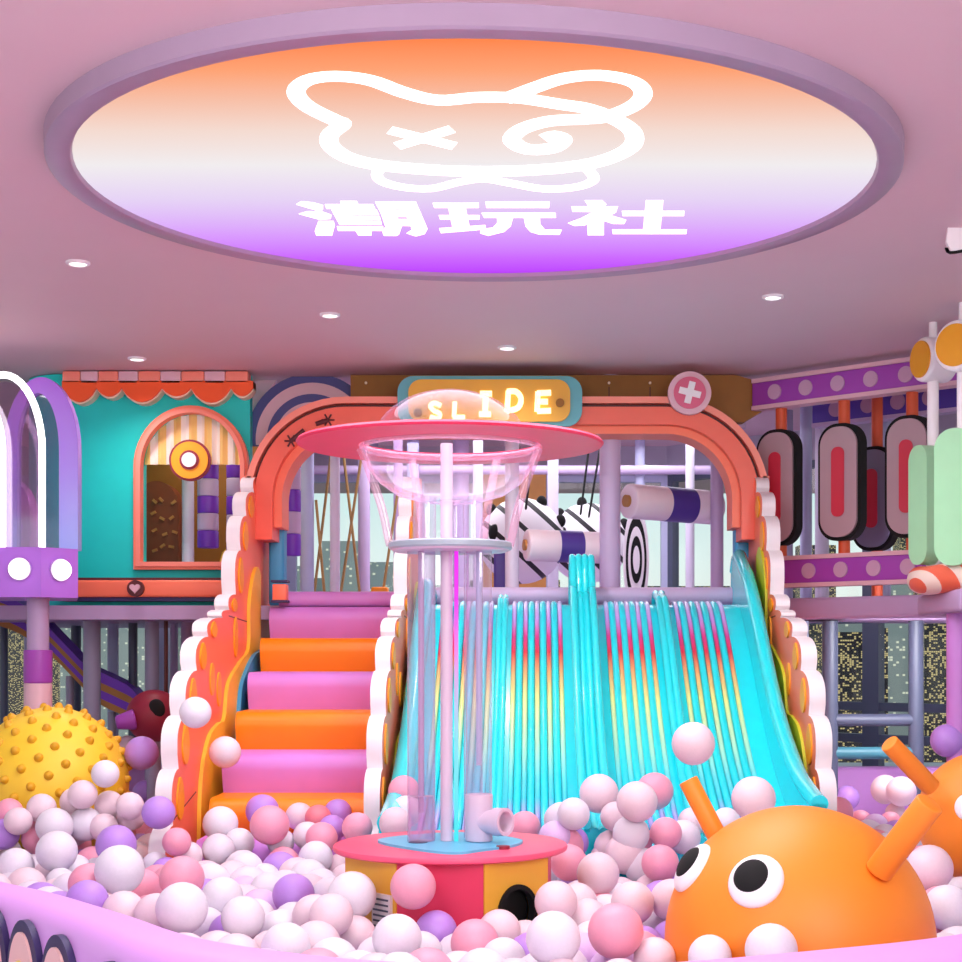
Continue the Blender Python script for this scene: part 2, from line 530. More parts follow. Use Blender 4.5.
# ================================================================== THE SETTING
CEIL, DECK = 4.14, 2.10
struct(MB().span((-14, -4, -0.1), (14, 24, 0.0)).build('floor', 'floor'))
struct(MB().span((-14, -4, CEIL), (14, 24, CEIL + 0.15)).build('ceiling', 'ceiling'))

# pit outline (inner edge), used by the rim and by the balls
pit_pts = [(-2.58, 7.53), (-2.17, 7.12), (-1.70, 6.55), (-1.30, 6.04), (-0.86, 5.72), (-0.48, 5.57), (-0.05, 5.52), (0.37, 5.53), (0.98, 5.76), (1.68, 6.13),
           (2.6, 6.9), (3.5, 8.3), (4.1, 10.2), (4.5, 12.4), (4.6, 14.0), (4.1, 14.8), (2.2, 14.85), (-1.0, 14.9), (-4.0, 14.9), (-5.1, 14.2), (-5.4, 12.4), (-4.7, 10.2), (-3.6, 8.6)]
pit = [(p.x, p.y) for p in catmull([Vector(p) for p in pit_pts], 16, closed=True)]
def inside(x, y, poly):
    c = False; j = len(poly) - 1
    for i in range(len(poly)):
        xi, yi = poly[i]; xj, yj = poly[j]
        if (yi > y) != (yj > y) and x < (xj - xi) * (y - yi) / (yj - yi) + xi: c = not c
        j = i
    return c

# window walls round the back: header, sill, mullions, panes
def window_wall(A, B, z0, z1, nbay, names, post='lav_blue', sill='header', bar=None):
    A, B = Vector((A[0], A[1], 0)), Vector((B[0], B[1], 0)); d = (B - A); L = d.length; u = d.normalized(); ang = math.atan2(u.y, u.x)
    mid = (A + B) / 2
    s = MB().box((mid.x, mid.y, (z1 + CEIL) / 2), (L, 0.2, CEIL - z1), rz=ang).box((mid.x, mid.y, z0 / 2), (L, 0.2, z0), rz=ang)
    struct(s.build('wall_' + names, sill))
    for k in range(nbay):
        c = A + u * (L * (k + 0.5) / nbay); w = L / nbay
        f = MB()
        for sgn in (-1, 1):
            q = c + u * sgn * (w / 2 - 0.05)
            f.box((q.x, q.y, (z0 + z1) / 2), (0.1, 0.12, z1 - z0), rz=ang)
        f.box((c.x, c.y, z0 + 0.04), (w - 0.2, 0.12, 0.08), rz=ang).box((c.x, c.y, z1 - 0.04), (w - 0.2, 0.12, 0.08), rz=ang)
        if bar:
            for zz in bar: f.box((c.x, c.y, zz), (w - 0.2, 0.1, 0.09), rz=ang)
        global WINN
        WINN += 1
        fo = struct(f.build('window_%d' % WINN, post))
        p = MB().box((c.x, c.y, (z0 + z1) / 2), (w - 0.2, 0.012, z1 - z0 - 0.16), rz=ang)
        p.build('pane', 'pane', parent=fo)
WINN = 0
window_wall((-9.0, 18.6), (1.6, 18.6), 0.25, 3.80, 7, 'back', bar=(2.18,))
window_wall((1.6, 18.6), (6.6, 13.6), 0.25, 3.80, 5, 'right', post='frame_grey', bar=(2.05, 1.12, 0.78))
window_wall((-9.0, 12.2), (-9.0, 18.6), 0.25, 3.80, 4, 'left')
# deck slab behind the slide tower (upper storey floor) and the two wings
struct(MB().span((-7.0, 13.42, 1.98), (2.7, 18.2, DECK)).build('floor_deck', 'mauve'))
A_, B_ = Vector((1.98, 13.58, 0)), Vector((3.9, 11.83, 0))
dd = (B_ - A_).normalized(); nn = Vector((-dd.y, dd.x, 0))
if nn.y < 0: nn = -nn
mb = MB(); q = [A_, B_, B_ + nn * 2.6, A_ + nn * 2.6]
mb.prism([[(p.x, p.y) for p in q]], (0, 0, 1.98), (1, 0, 0), (0, 1, 0), 0.17)
struct(mb.build('floor_right_wing', 'mauve'))

# city outside: buildings stand on the street far below
rnd = random.Random(3)
GROUND = -30.0
struct(MB().span((-120, 20, GROUND - 0.5), (120, 140, GROUND)).build('ground', 'city_grey'))
bl = [(212, 300, 36.5, 566), (322, 362, 34, 541), (298, 322, 38, 578), (362, 398, 44, 562), (366, 384, 30, 568), (118, 178, 36, 604), (60, 116, 42, 598), (-30, 58, 48, 590), (178, 210, 44, 590),
      (400, 470, 46, 585), (470, 560, 52, 580), (560, 640, 48, 588), (640, 730, 50, 586), (728, 775, 38, 596), (800, 836, 36, 545), (836, 872, 30, 600), (838, 866, 25.5, 632), (868, 888, 26, 628), (885, 925, 32, 560), (900, 940, 38, 520), (925, 985, 27, 575), (990, 1080, 34, 560), (770, 806, 42, 575)]
for i, (x0, x1, Y, top) in enumerate(bl):
    w = (x1 - x0) / F * Y; h = PZ(top, Y) - GROUND
    b = MB().box(((PX(x0, Y) + PX(x1, Y)) / 2, Y + w * 0.4, GROUND + h / 2), (w, w * 0.8, h))
    r_ = rnd.random()
    o = b.build('city_building', 'city_pale' if 200 < x0 < 420 else ('city_pale' if r_ < 0.3 else 'city_grey' if r_ < 0.55 else 'city_dark') if x0 < 770 else ('city_dark' if i % 3 else 'city_pale'))  # left blocks in the tower opening: distance haze put into the pale grey
    side = 'outside the back windows' if x0 < 730 else 'outside the right windows'
    order = ['tall', 'slim', 'broad', 'low', 'square'][i % 5]
    tag(o, '%s tower block %s, roughly %s' % (order, side, ['far off', 'mid-distance', 'near'][0 if Y > 43 else 1 if Y > 33 else 2]), 'building', 'city blocks outside the windows')
CITYN = {}
for o in [o for o in C.objects if o.name.startswith('city_building')]:
    CITYN.setdefault(o['label'], []).append(o)
ORD = ['1st', '2nd', '3rd'] + ['%dth' % k for k in range(4, 60)]
for l, os_ in CITYN.items():
    if len(os_) > 1:
        os_.sort(key=lambda o: o.location.x / o.location.y)
        for k, o in enumerate(os_): o['label'] = l.replace('roughly ', '') + ', %s from the left' % ORD[k]
    else: os_[0]['label'] = l.replace('roughly ', '')

# ================================================================== CEILING LIGHT WITH LOGO
LC = Vector((-0.288, 7.877, 0)); LA, LB = 1.971, 1.883; LZ = 4.07
cl = thing('ceiling_light', 'huge round backlit ceiling panel with orange to purple glow and white bear logo', 'ceiling light', (LC.x, LC.y, 4.045))
r1, r2 = 1.0, 1.0 + 0.13 / LA
mb = MB().lathe([(LA, 4.068), (LA + 0.01, 4.050), (LA + 0.03, 4.045), (LA + 0.115, 4.045), (LA + 0.128, 4.055), (LA + 0.13, CEIL), (LA, CEIL)], (LC.x, LC.y, 0), 96, 1.0, LB / LA * 1.005, closed=True)
mb.build('ring', 'ring', cl)
ramp_mat('panel_glow', 'Y', -LB, LB, [(0.0, '#ff8142'), (1.0, '#b93cff'), (0.095, '#fba070'), (0.187, '#f4bda4'), (0.29, '#f1d8cd'), (0.424, '#eeeaec'), (0.58, '#e3d0f3'), (0.763, '#d79afb'), (0.9, '#c965fd')], emit=0.93)
mb = MB().lathe([(0, LZ), (LA, LZ), (LA, LZ + 0.015), (0, LZ + 0.015)], (LC.x, LC.y, 0), 96, 1.0, LB / LA)
mb.build('diffuser', 'panel_glow', cl)
def onlight(px, py, z=LZ - 0.004):
    Y = (z - EYE) * F / (CY - py)
    return Vector(((px - CX) / F * Y, Y, z))
def crop_(ox, oy, s): return lambda x, y: onlight(ox + x / s, oy + y / s)
f0 = crop_(240, 40, 2.004)
T = (0, 0, -0.003)
mb = MB()
pen = 19.0; SQ = 1.9
# head with ears
stroke(mb, [(398, 120), (330, 105), (260, 80), (190, 72), (135, 80), (112, 103), (135, 132), (190, 160), (205, 168), (180, 190), (185, 215), (230, 240), (320, 255), (470, 263), (620, 258), (720, 243), (782, 215), (788, 185), (755, 160), (700, 138), (640, 128), (560, 116), (480, 114)], pen, f0, T, 5, SQ, closed=True)
stroke(mb, [(530, 118), (590, 95), (650, 76), (720, 70), (785, 82), (808, 105), (790, 130), (735, 153), (690, 158), (620, 162), (565, 178), (545, 200), (575, 218), (625, 216), (648, 200), (630, 192), (610, 198)], pen, f0, T, 5, SQ)
stroke(mb, [(300, 180), (360, 195), (430, 212)], pen * 0.75, f0, T, 4, SQ)
stroke(mb, [(425, 178), (370, 195), (315, 212)], pen * 0.75, f0, T, 4, SQ)
stroke(mb, [(300, 245), (275, 265), (285, 283), (330, 295), (385, 297), (440, 284), (490, 278), (545, 287), (610, 298), (675, 294), (708, 280), (700, 262), (680, 247)], pen * 0.62, f0, T, 5, SQ)
mb.build('bear_logo', 'sign_white', cl)
def glyph(mb, f, polys):
    for l in polys:
        pts = [f(*p) for p in l]
        mb.prism([[(p.x, p.y) for p in pts]], (0, 0, LZ - 0.007), (1, 0, 0), (0, 1, 0), 0.003)
f1, f2, f3 = crop_(290, 190, 6.87), crop_(430, 190, 6.87), crop_(560, 190, 6.87)
mb = MB()
glyph(mb, f1, [[(42, 97), (75, 77), (160, 85), (228, 104), (225, 135), (185, 138)], [(60, 162), (120, 145), (225, 148), (285, 170), (280, 196), (205, 202)], [(195, 212), (300, 212), (308, 240), (290, 310), (180, 310), (170, 280)],
               [(240, 97), (570, 97), (585, 126), (250, 126)], [(345, 75), (460, 75), (480, 126), (360, 126)], [(285, 134), (595, 134), (612, 168), (425, 168), (425, 178), (615, 178), (622, 202), (510, 202), (500, 212), (626, 212), (630, 236), (340, 236)],
               [(322, 248), (640, 248), (640, 278), (330, 278)], [(450, 278), (560, 278), (560, 310), (470, 310)]])
mb.prism([[tuple(f1(*p)[:2]) for p in l] for l in ([(585, 80), (865, 80), (945, 265), (925, 300), (865, 316), (800, 295), (835, 275), (830, 245), (770, 243), (750, 300), (735, 312), (645, 312), (635, 285), (655, 250), (625, 160)], [(718, 124), (775, 124), (778, 136), (720, 136)], [(738, 182), (803, 182), (806, 199), (742, 199)])], (0, 0, LZ - 0.007), (1, 0, 0), (0, 1, 0), 0.003)
mb.build('lettering', 'sign_white', cl)
mb = MB()
glyph(mb, f2, [[(18, 88), (335, 88), (335, 120), (30, 120)], [(60, 172), (340, 172), (340, 200), (70, 200)], [(62, 262), (380, 240), (385, 268), (75, 294)], [(125, 120), (245, 120), (275, 262), (155, 262)],
               [(380, 80), (822, 80), (818, 120), (388, 120)], [(355, 156), (862, 156), (866, 188), (372, 188)], [(460, 188), (570, 188), (555, 245), (510, 285), (400, 312), (345, 295), (350, 268), (430, 258), (462, 225)], [(645, 188), (755, 188), (758, 235), (790, 272), (905, 272), (890, 305), (750, 303), (690, 285), (655, 245)]])
mb.build('lettering', 'sign_white', cl)
mb = MB()
glyph(mb, f3, [[(170, 70), (290, 70), (318, 95), (300, 112), (195, 108)], [(78, 112), (398, 112), (385, 150), (340, 175), (300, 190), (170, 240), (100, 244), (55, 225), (140, 195), (230, 148), (85, 146)], [(300, 175), (355, 175), (455, 205), (440, 230), (365, 230), (290, 205)], [(186, 200), (302, 185), (302, 308), (190, 308)],
               [(590, 70), (710, 70), (690, 272), (570, 272)], [(425, 143), (855, 143), (853, 176), (430, 176)], [(358, 270), (872, 270), (868, 300), (362, 300)]])
mb.build('lettering', 'sign_white', cl)

# recessed downlights
for px, py, lab in ((78, 262, 'beside the big round panel, far left'), (330, 314, 'just behind the big round panel'), (137, 358, 'over the teal playhouse'), (507, 347, 'over the SLIDE sign'), (773, 296, 'right of the big round panel'), (643, 436, 'inside the slide tower')):
    Y = (CEIL - EYE) * F / (CY - py)
    X = PX(px, Y)
    t = thing('downlight', 'small white recessed downlight in the ceiling ' + lab, 'downlight', (X, Y, CEIL - 0.02), 'recessed ceiling downlights')
    MB().lathe([(0.052, CEIL - 0.015), (0.06, CEIL - 0.02), (0.075, CEIL - 0.012), (0.075, CEIL), (0.052, CEIL)], (X, Y, 0), 24, closed=True).build('trim_ring', 'white', t)
    ld = bpy.data.lights.new('downlight_lamp', 'SPOT'); ld.energy = 70; ld.spot_size = 2.5; ld.spot_blend = 1.0; ld.shadow_soft_size = 0.05; ld.color = (1, .96, .94)
    lo = bpy.data.objects.new('downlight_lamp', ld); C.objects.link(lo); lo.location = (X, Y, CEIL - 0.04)
    MB().lathe([(0, CEIL - 0.008), (0.05, CEIL - 0.008), (0.05, CEIL), (0, CEIL)], (X, Y, 0), 24).build('lens', 'lamp_white', t)

# white cut-out sign hanging at the right picture edge
Y = 9.0
t = thing('hanging_sign', 'white hanging cut-out sign with black outline under the ceiling at far right', 'sign', tuple(P(962, 256, Y)))
loop = [(945, 243), (947, 226), (955, 222), (957, 217), (966, 216), (985, 218), (990, 235), (986, 249), (966, 252), (950, 253)]
MB().prism([ppts(loop, Y)], O_(Y), U, V, 0.03).build('panel', 'white', t)
mb = MB()
stroke(mb, [(948, 252), (946, 248), (950, 253), (970, 250), (988, 250), (991, 235), (986, 218), (968, 215), (956, 217), (952, 221), (956, 223), (964, 220)], 1.4, lambda a, b: P(a, b, Y - 0.03), (0, -0.01, 0), 3)
mb.build('outline', 'black', t)
MB().cyl(P(975, 217, Y - 0.01), Vector((PX(975, Y), Y - 0.01, CEIL)), 0.006, seg=8).build('hanger', 'metal_grey', t)

# ================================================================== PIT RIM
prof = [(0.0, 0.0), (0.0, 0.58), (0.02, 0.598), (0.05, 0.60), (0.17, 0.60), (0.225, 0.588), (0.262, 0.55), (0.27, 0.50), (0.27, 0.0)]
rim = MB().sweep(prof, pit, closed=True)
ro = rim.build('ball_pit_wall', 'rim_lilac', origin=(0, 9.5, 0))
tag(ro, 'lilac padded low wall curving round the ball pit', 'pit wall')
# petal badges on its outer side
def outer_at(x_px, z=0.4):
    best = None
    for i in range(len(pit)):
        a, b = Vector(pit[i - 1]), Vector(pit[(i + 1) % len(pit)])
        t = (b - a).normalized(); s = Vector((t.y, -t.x)); p = Vector(pit[i]) + s * 0.272
        if p.y > 8.6: continue
        d = abs(CX + F * p.x / p.y - x_px)
        if best is None or d < best[0]: best = (d, p, s, t)
    return best[1:]
for i, (xpx, ztop) in enumerate(((-6, .56), (30, .55), (63, .54), (113, .515), (900, .40), (958, .50))):
    p, s, t = outer_at(xpx)
    u = Vector((t.x, t.y, 0)); n = Vector((s.x, s.y, 0)); v = Vector((0, 0, 1))
    if u.cross(v).dot(n) < 0: u = -u
    O = Vector((p.x, p.y, 0)) + n * 0.0
    pm = MB().prism([circ(0, ztop - 0.27, 0.18, 0.27)], O, u, v, 0.03)
    po = pm.build('petal', 'navy_dark', ro)
    if i != 3:
        MB().prism([circ(0, ztop - 0.30, 0.138, 0.25)], O + n * 0.03, u, v, 0.012).build('petal_face', 'petal_pink', po)
        MB().ball(O + n * 0.042 + v * (ztop - 0.20), 0.03, 20, 10, (1, 1, 1)).build('petal_centre', 'petal_yellow', po)
    else:
        MB().prism([circ(0, ztop - 0.31, 0.11, 0.235)], O + n * 0.03, u, v, 0.012).build('petal_face', 'purple', po)
# ================================================================== SLIDE TOWER: SCALLOPED FLAME PANELS
lumpY = [(474, 13.14), (488, 12.80), (513, 12.55), (548.5, 12.35), (593, 12.08), (609, 11.82), (616, 11.30), (636, 10.92), (671, 10.60), (717, 10.36), (771, 10.20), (829, 10.02)]
yend = 868
def scallop_profile(Yb=14.0):
    """outline in (Y, z): front edge of overlapping lumps, straight back"""
    pts = [(Yb, PZ(470, 13.3))]
    n = len(lumpY); yp = 13.42
    for i, (y0, Y) in enumerate(lumpY):
        z0 = PZ(y0, Y)
        y1, Y1 = (lumpY[i + 1] if i + 1 < n else (900, 9.95))
        z1 = PZ(y1, Y1)
        h = z0 - z1
        rr = min(0.55 * h, 0.16); ry = max(0.06, (yp - Y))
        for k in range(7):
            a = PI / 2 * k / 6
            pts.append((Y + ry * (1 - math.sin(a)), z0 - rr * (1 - math.cos(a))))
        pts.append((Y, z0 - rr - (h - rr) * 0.45))
        pts.append((Y + 0.035, z1 + 0.004))
        yp = Y + 0.035
    pts += [(10.0, 0.02), (Yb, 0.02)]
    return pts
PROF = scallop_profile()
def front_at(z):
    best = 13.3
    for (y0, Y) in lumpY:
        if PZ(y0, Y) >= z: best = Y
    return best
def flame_panel(name, label, x0, x1, face_sides):
    root = thing(name, label, 'side panel', ((x0 + x1) / 2, 11.8, 0), 'scalloped flame panels of the slide tower')
    m = MB(); m.mi = 0
    m.prism([[(p[0], p[1]) for p in PROF]], (x0, 0, 0), (0, 1, 0), (0, 0, 1), x1 - x0, side_mi=1)
    m.build('panel', ['coral', 'rim_white'], root)
    for s in face_sides:
        xf = x1 if s > 0 else x0
        # coral edge line and orange tongues beside every lump
        for i, (y0, Y) in enumerate(lumpY):
            z0 = PZ(y0, Y); y1, Y1 = (lumpY[i + 1] if i + 1 < len(lumpY) else (900, 10.0)); z1 = PZ(y1, Y1)
            if z1 < 0.3 or z0 - z1 < 0.1: continue
            h = (z0 - z1) * 0.40; cy = Y + 0.22; cz = (z0 + z1) / 2 - 0.02
            loop = [(cy + 0.10 * math.sin(2 * PI * k / 24) * (1.0 if math.cos(2 * PI * k / 24) < 0 else 1 - 0.3 * math.cos(2 * PI * k / 24)), cz + h * math.cos(2 * PI * k / 24)) for k in range(24)]
            pm = MB()
            if s > 0: pm.prism([loop], (xf, 0, 0), (0, 1, 0), (0, 0, 1), 0.012)
            else: pm.prism([[(-a, b) for a, b in loop]], (xf, 0, 0), (0, -1, 0), (0, 0, 1), 0.012)
            pm.build('flame_petal', 'petal', root)
        for i, (yy, zz, hh) in enumerate(((12.35, 1.82, .16), (11.7, 1.42, .13), (11.45, 1.5, .12))):
            loop = circ(yy, zz, 0.07, hh, 20)
            pm = MB()
            if s > 0: pm.prism([loop], (xf, 0, 0), (0, 1, 0), (0, 0, 1), 0.012)
            else: pm.prism([[(-a, b) for a, b in loop]], (xf, 0, 0), (0, -1, 0), (0, 0, 1), 0.012)
            pm.build('flame_petal', 'petal', root)
        for (ya, za, yb, zb) in ((12.1, 1.98, 12.85, 1.95), (10.25, .60, 10.92, .72)):
            pm = MB().tube([(xf + s * 0.001, ya, za), (xf + s * 0.001, yb, zb)], 0.004, 6)
            pm.build('seam', 'dark_line', root)
    return root
lf = flame_panel('flame_panel', 'white-edged coral flame panel left of the pink and orange stairs', -2.485, -2.375, (1,))
dv = flame_panel('flame_panel', 'white-edged coral flame panel between the padded stairs and the cyan slide', -1.12, -1.015, (1, -1))
rf = flame_panel('flame_panel', 'white-edged coral flame panel right of the cyan slide', 1.865, 1.975, (-1,))
# wavy lower trim sheets: amber beside the stairs, lime beside the slide
wave = [(13.36, 2.36), (13.2, 2.42), (13.0, 2.3), (12.86, 2.08), (12.83, 1.74), (12.45, 1.62), (11.98, 1.46), (11.82, 1.2), (11.6, 1.17), (11.3, 1.1), (11.08, .92), (10.98, .7), (10.95, .4), (10.94, .2), (10.94, 0.05), (13.3, 0.05)]
wv = [(p.x, p.y) for p in catmull([Vector(p) for p in wave[:15]], 5)] + [(13.3, 0.05)]
MB().prism([wv], (-2.374, 0, 0), (0, 1, 0), (0, 0, 1), 0.028).build('wavy_sheet', 'amber', lf)
wv2 = [(a - 0.35, b * 1.06) for a, b in wv]
MB().prism([[(-a, b) for a, b in wv2]], (1.864, 0, 0), (0, -1, 0), (0, 0, 1), 0.02).build('wavy_sheet', 'lime', rf)
wv3 = [(min(13.3, a + .1), b * 0.95) for a, b in wv]
MB().prism([wv3], (-1.014, 0, 0), (0, 1, 0), (0, 0, 1), 0.02).build('wavy_sheet', 'lime', dv)
bl_ = [(13.25, 1.72), (12.9, 1.67), (12.55, 1.54), (12.32, 1.38), (12.2, 1.0)]
MB().prism([[(p.x, p.y) for p in catmull([Vector(p) for p in bl_[:5]], 6)] + [(13.25, 1.0)]], (-2.346, 0, 0), (0, 1, 0), (0, 0, 1), 0.03).build('blue_sheet', 'blue', lf)

# ------------------------------------------------------------------ arch frame
Ya = 13.32
arch = thing('arch_frame', 'coral rounded arch frame over the stairs and slide', 'arch', (-0.25, Ya, DECK))
xL, xR = PX(246, Ya), PX(768, Ya); zT = PZ(398, Ya); zB = PZ(588, Ya)
def arch_band(o0, o1, y0, y1, rad=0.86, zb=None):
    """closed outline between two offsets inwards from the outer edge"""
    def line(o):
        r = rad - o; pts = [(xL + o, zb or zB)]
        for k in range(15):
            a = PI - PI / 2 * k / 14; pts.append((xL + o + r + r * math.cos(a), zT - o - r + r * math.sin(a)))
        for k in range(15):
            a = PI / 2 - PI / 2 * k / 14; pts.append((xR - o - r + r * math.cos(a), zT - o - r + r * math.sin(a)))
        pts.append((xR - o, zb or zB)); return pts
    return line(o0) + line(o1)[::-1]
MB().prism([arch_band(0.0, 0.055, 0, 0, zb=PZ(477, Ya))], O_(Ya + 0.05), U, V, 0.13).build('outer_band', 'salmon', arch)
MB().prism([arch_band(0.05, 0.09, 0, 0, zb=PZ(477, Ya))], O_(Ya + 0.05), U, V, 0.03).build('groove', 'dark_line', arch)
MB().prism([arch_band(0.085, 0.235, 0, 0, zb=PZ(540, Ya))], O_(Ya + 0.35), U, V, 0.42).build('main_band', 'coral_arch', arch)
MB().prism([arch_band(0.23, 0.30, 0, 0, zb=PZ(527, Ya))], O_(Ya + 0.42), U, V, 0.38).build('inner_band', 'coral', arch)
for xx, s in ((PX(276.5, 13.6), -1), (PX(744, 13.6), 1)):
    MB().span((xx - 0.075, 13.62, DECK), (xx + 0.06, 13.82, PZ(462, 13.5)), 0.03).build('blue_jamb', 'blue', arch)
for (ax, ay, bx, by) in ((291, 441, 304, 430), (328, 420, 316, 424)):
    mb = MB()
    c = P(ax, ay, Ya - 0.08); d = P(bx, by, Ya - 0.08)
    for k in range(6):
        a = 2 * PI * k / 6
        mb.tube([c, c + Vector((0.055 * math.cos(a), 0, 0.055 * math.sin(a)))], 0.008, 6)
    mb.tube([c, d], 0.02, 8)
    mb.build('small_emblem', 'dark_line', arch)

# sign
sg = thing('slide_sign', 'rounded teal and yellow sign with glowing SLIDE letters on the arch', 'sign', tuple(P(490, 426, Ya - 0.10)))
Ys = Ya - 0.09
MB().prism([ppts(rrect(398, 377, 582, 427, 16), Ys)], O_(Ys), U, V, 0.05).build('backing', 'teal_board', sg)
MB().prism([ppts(rrect(409, 381, 570, 423, 13), Ys)], O_(Ys - 0.05), U, V, 0.03).build('board', 'yellow_board', sg)
Yl = Ys - 0.082
fl = lambda a, b: P(a, b, Yl)
TL = (0, -0.03, 0)
LET = {'S': [[(441, 406), (435, 403.5), (430.5, 406), (434, 411), (440, 414), (438, 418.5), (430, 417)]], 'L': [[(455, 402), (454, 417.5)], [(453, 417.5), (465, 417.5)]], 'I': [[(486, 394), (485, 414)], [(480, 394), (492, 394)], [(479, 414.5), (491, 414.5)]],
       'D': [[(508.5, 391), (507, 412)], [(507, 392), (516, 392), (521, 399), (518, 408), (507, 411.5)]], 'E': [[(538, 392), (537, 412)], [(537, 393.5), (551, 393)], [(537, 402), (548, 402)], [(537, 411.5), (551, 411)]]}
for ch, sts in LET.items():
    mb = MB()
    for st in sts: stroke(mb, st, 2.7 if ch not in 'SL' else 2.2, fl, TL, 4 if len(st) > 3 else 0)
    mb.build('letter', 'letter', sg)
for (a, b) in ((418, 413), (560, 403)):
    MB().prism([ppts(circ(a, b, 4.2), Yl)], O_(Yl), U, V, 0.02).build('rosette', 'brown', sg)

# round button emblem
t = thing('round_badge', 'round pale pink badge with crimson centre and white cross on arch corner', 'badge', tuple(P(689, 414, Ya - 0.12)))
Yb = Ya - 0.09
MB().prism([ppts(circ(689, 394, 21.5), Yb)], O_(Yb), U, V, 0.06).build('disc', 'dusty_pink', t)
MB().prism([ppts(circ(689, 394, 16), Yb)], O_(Yb - 0.06), U, V, 0.015).build('centre', 'button_pink', t)
mb = MB()
for a in (0.25, 0.25 + PI / 2):
    c, s = math.cos(a), math.sin(a)
    mb.prism([ppts([(689 + c * x - s * y, 394 + s * x + c * y) for x, y in ((-11, -3.2), (11, -3.2), (11, 3.2), (-11, 3.2))], Yb)], O_(Yb - 0.075), U, V, 0.012 if a < 1 else 0.014)
mb.build('cross', 'white', t)

# things standing behind the arch top
t = thing('target_disc', 'big navy and pink ringed half disc behind left arch corner', 'target', tuple(P(308, 446, 13.85)))
for k, (rr, c) in enumerate(((66, 'navy'), (56.5, 'dusty_pink'), (45, 'navy'), (36.5, 'dusty_pink'), (26, 'navy'), (17, 'dusty_pink'))):
    MB().prism([ppts([(a, max(b, 375.5)) for a, b in circ(313, 440, rr, rr, 64) if b < 447], 13.85)], O_(13.85 - 0.015 * k), U, V, 0.03).build('ring', c, t)
o = MB().prism([ppts([(240, 382), (277, 381), (252, 417)], 14.05)], O_(14.05), U, V, 0.05).build('pennant', 'dusty_pink')
tag(o, 'pale pink triangular pennant left of the ringed target disc', 'pennant')
o = MB().ball(P(238, 391, 14.0), 0.08, 24, 12).build('navy_ball', 'navy')
tag(o, 'small navy ball above the end of the orange awning', 'ball')
t = thing('pencil_board', 'long dark brown pencil-shaped board behind the top of the arch', 'board', tuple(P(560, 420, 13.8)))
MB().prism([ppts([(352, 377), (735, 377), (752, 382), (766, 397), (770, 404), (762, 412), (742, 424), (352, 422)], 13.8)], O_(13.82), U, V, 0.12).build('board', 'brown', t)
for a in (366, 609, 650): 
    MB().prism([ppts(circ(a, 383, 1.3), 13.7)], O_(13.71), U, V, 0.02).build('stud', 'cream', t)
for a in (609, 650):
    MB().span((PX(a, 13.7) - 0.004, 13.69, PZ(420, 13.7)), (PX(a, 13.7) + 0.004, 13.705, PZ(387, 13.7))).build('joint_line', 'dark_line', t)

# ------------------------------------------------------------------ padded stairs
st = thing('padded_stairs', 'soft play stairs of alternating orchid pink and orange padded steps', 'stairs', (-1.71, 12.0, 0))
SX0, SX1 = -2.262, -1.122
ris = [(13.3, 2.085, 'orchid'), (12.85, 1.815, 'orange'), (12.3, 1.54, 'orchid'), (11.8, 1.247, 'orange'), (11.3, .962, 'orchid'), (10.85, .68, 'orange'), (10.4, .44, 'orchid')]
for i, (Yf, z, c) in enumerate(ris):
    zb = (ris[i + 1][1] - 0.001) if i + 1 < len(ris) else 0.05
    Yk = 13.36
    pr = [(Yf + 0.04, z), (Yf + 0.0, z - 0.02), (Yf - 0.03, z - 0.07), (Yf - 0.03, z - 0.12), (Yf + 0.0, z - 0.22), (Yf + 0.02, zb), (Yk, zb), (Yk, z)]
    MB().prism([pr], (SX0, 0, 0), (0, 1, 0), (0, 0, 1), SX1 - SX0).build('step', c, st)

# deck front beam and corner block
o = MB().cyl((PX(280, 13.42), 13.42, 2.15), (PX(397, 13.42), 13.42, 2.15), 0.07, seg=20).build('padded_beam', 'lilac')
tag(o, 'lavender padded roll along the deck edge above the stairs', 'beam')
o = MB().cyl((PX(397, 13.5), 13.5, 2.185), (1.7, 13.5, 2.185), 0.075, seg=20).build('padded_beam', 'lav')
tag(o, 'lavender padded roll along the deck edge above the cyan slide', 'beam')
t = thing('corner_block', 'small coral padded block with dark bands at top left of the stairs', 'block', tuple(P(281, 602, 13.3)))
MB().span(tuple(P(275, 602, 13.36)), tuple(P(286, 584, 13.22)), 0.01).build('block', 'coral', t)
for yy in (580, 600):
    MB().span(tuple(P(274, yy + 3, 13.37)), tuple(P(287, yy, 13.21))).build('band', 'navy_dark', t)

# ------------------------------------------------------------------ cyan rainbow slide
sl = thing('rainbow_slide', 'wide cyan slide with lanes of rainbow striped tubes', 'slide', (0.4, 11.4, 0))
sp = [(13.34, 2.10), (13.05, 2.09), (12.8, 1.98), (12.4, 1.72), (12.0, 1.43), (11.6, 1.15), (11.2, .92), (10.8, .74), (10.4, .60), (10.0, .52), (9.6, .47)]
spc = [(p.x, p.y) for p in catmull([Vector(p) for p in sp], 5)]
def along(off, s0=0.0, s1=1.0):
    out = []
    n = len(spc)
    for i in range(int(s0 * (n - 1)), int(s1 * (n - 1)) + 1):
        a = Vector(spc[max(i - 1, 0)]); b = Vector(spc[min(i + 1, n - 1)]); t = (b - a).normalized(); nrm = Vector((t.y, -t.x))
        if nrm.y < 0: nrm = -nrm
        out.append((spc[i][0] + nrm.x * off, spc[i][1] + nrm.y * off))
    return out
top = along(0.0)
bed = MB().prism([top + [(9.6, 0.05), (13.34, 0.05)]], (-0.95, 0, 0), (0, 1, 0), (0, 0, 1), 2.75)
bed.build('slide_bed', 'cyan', sl)
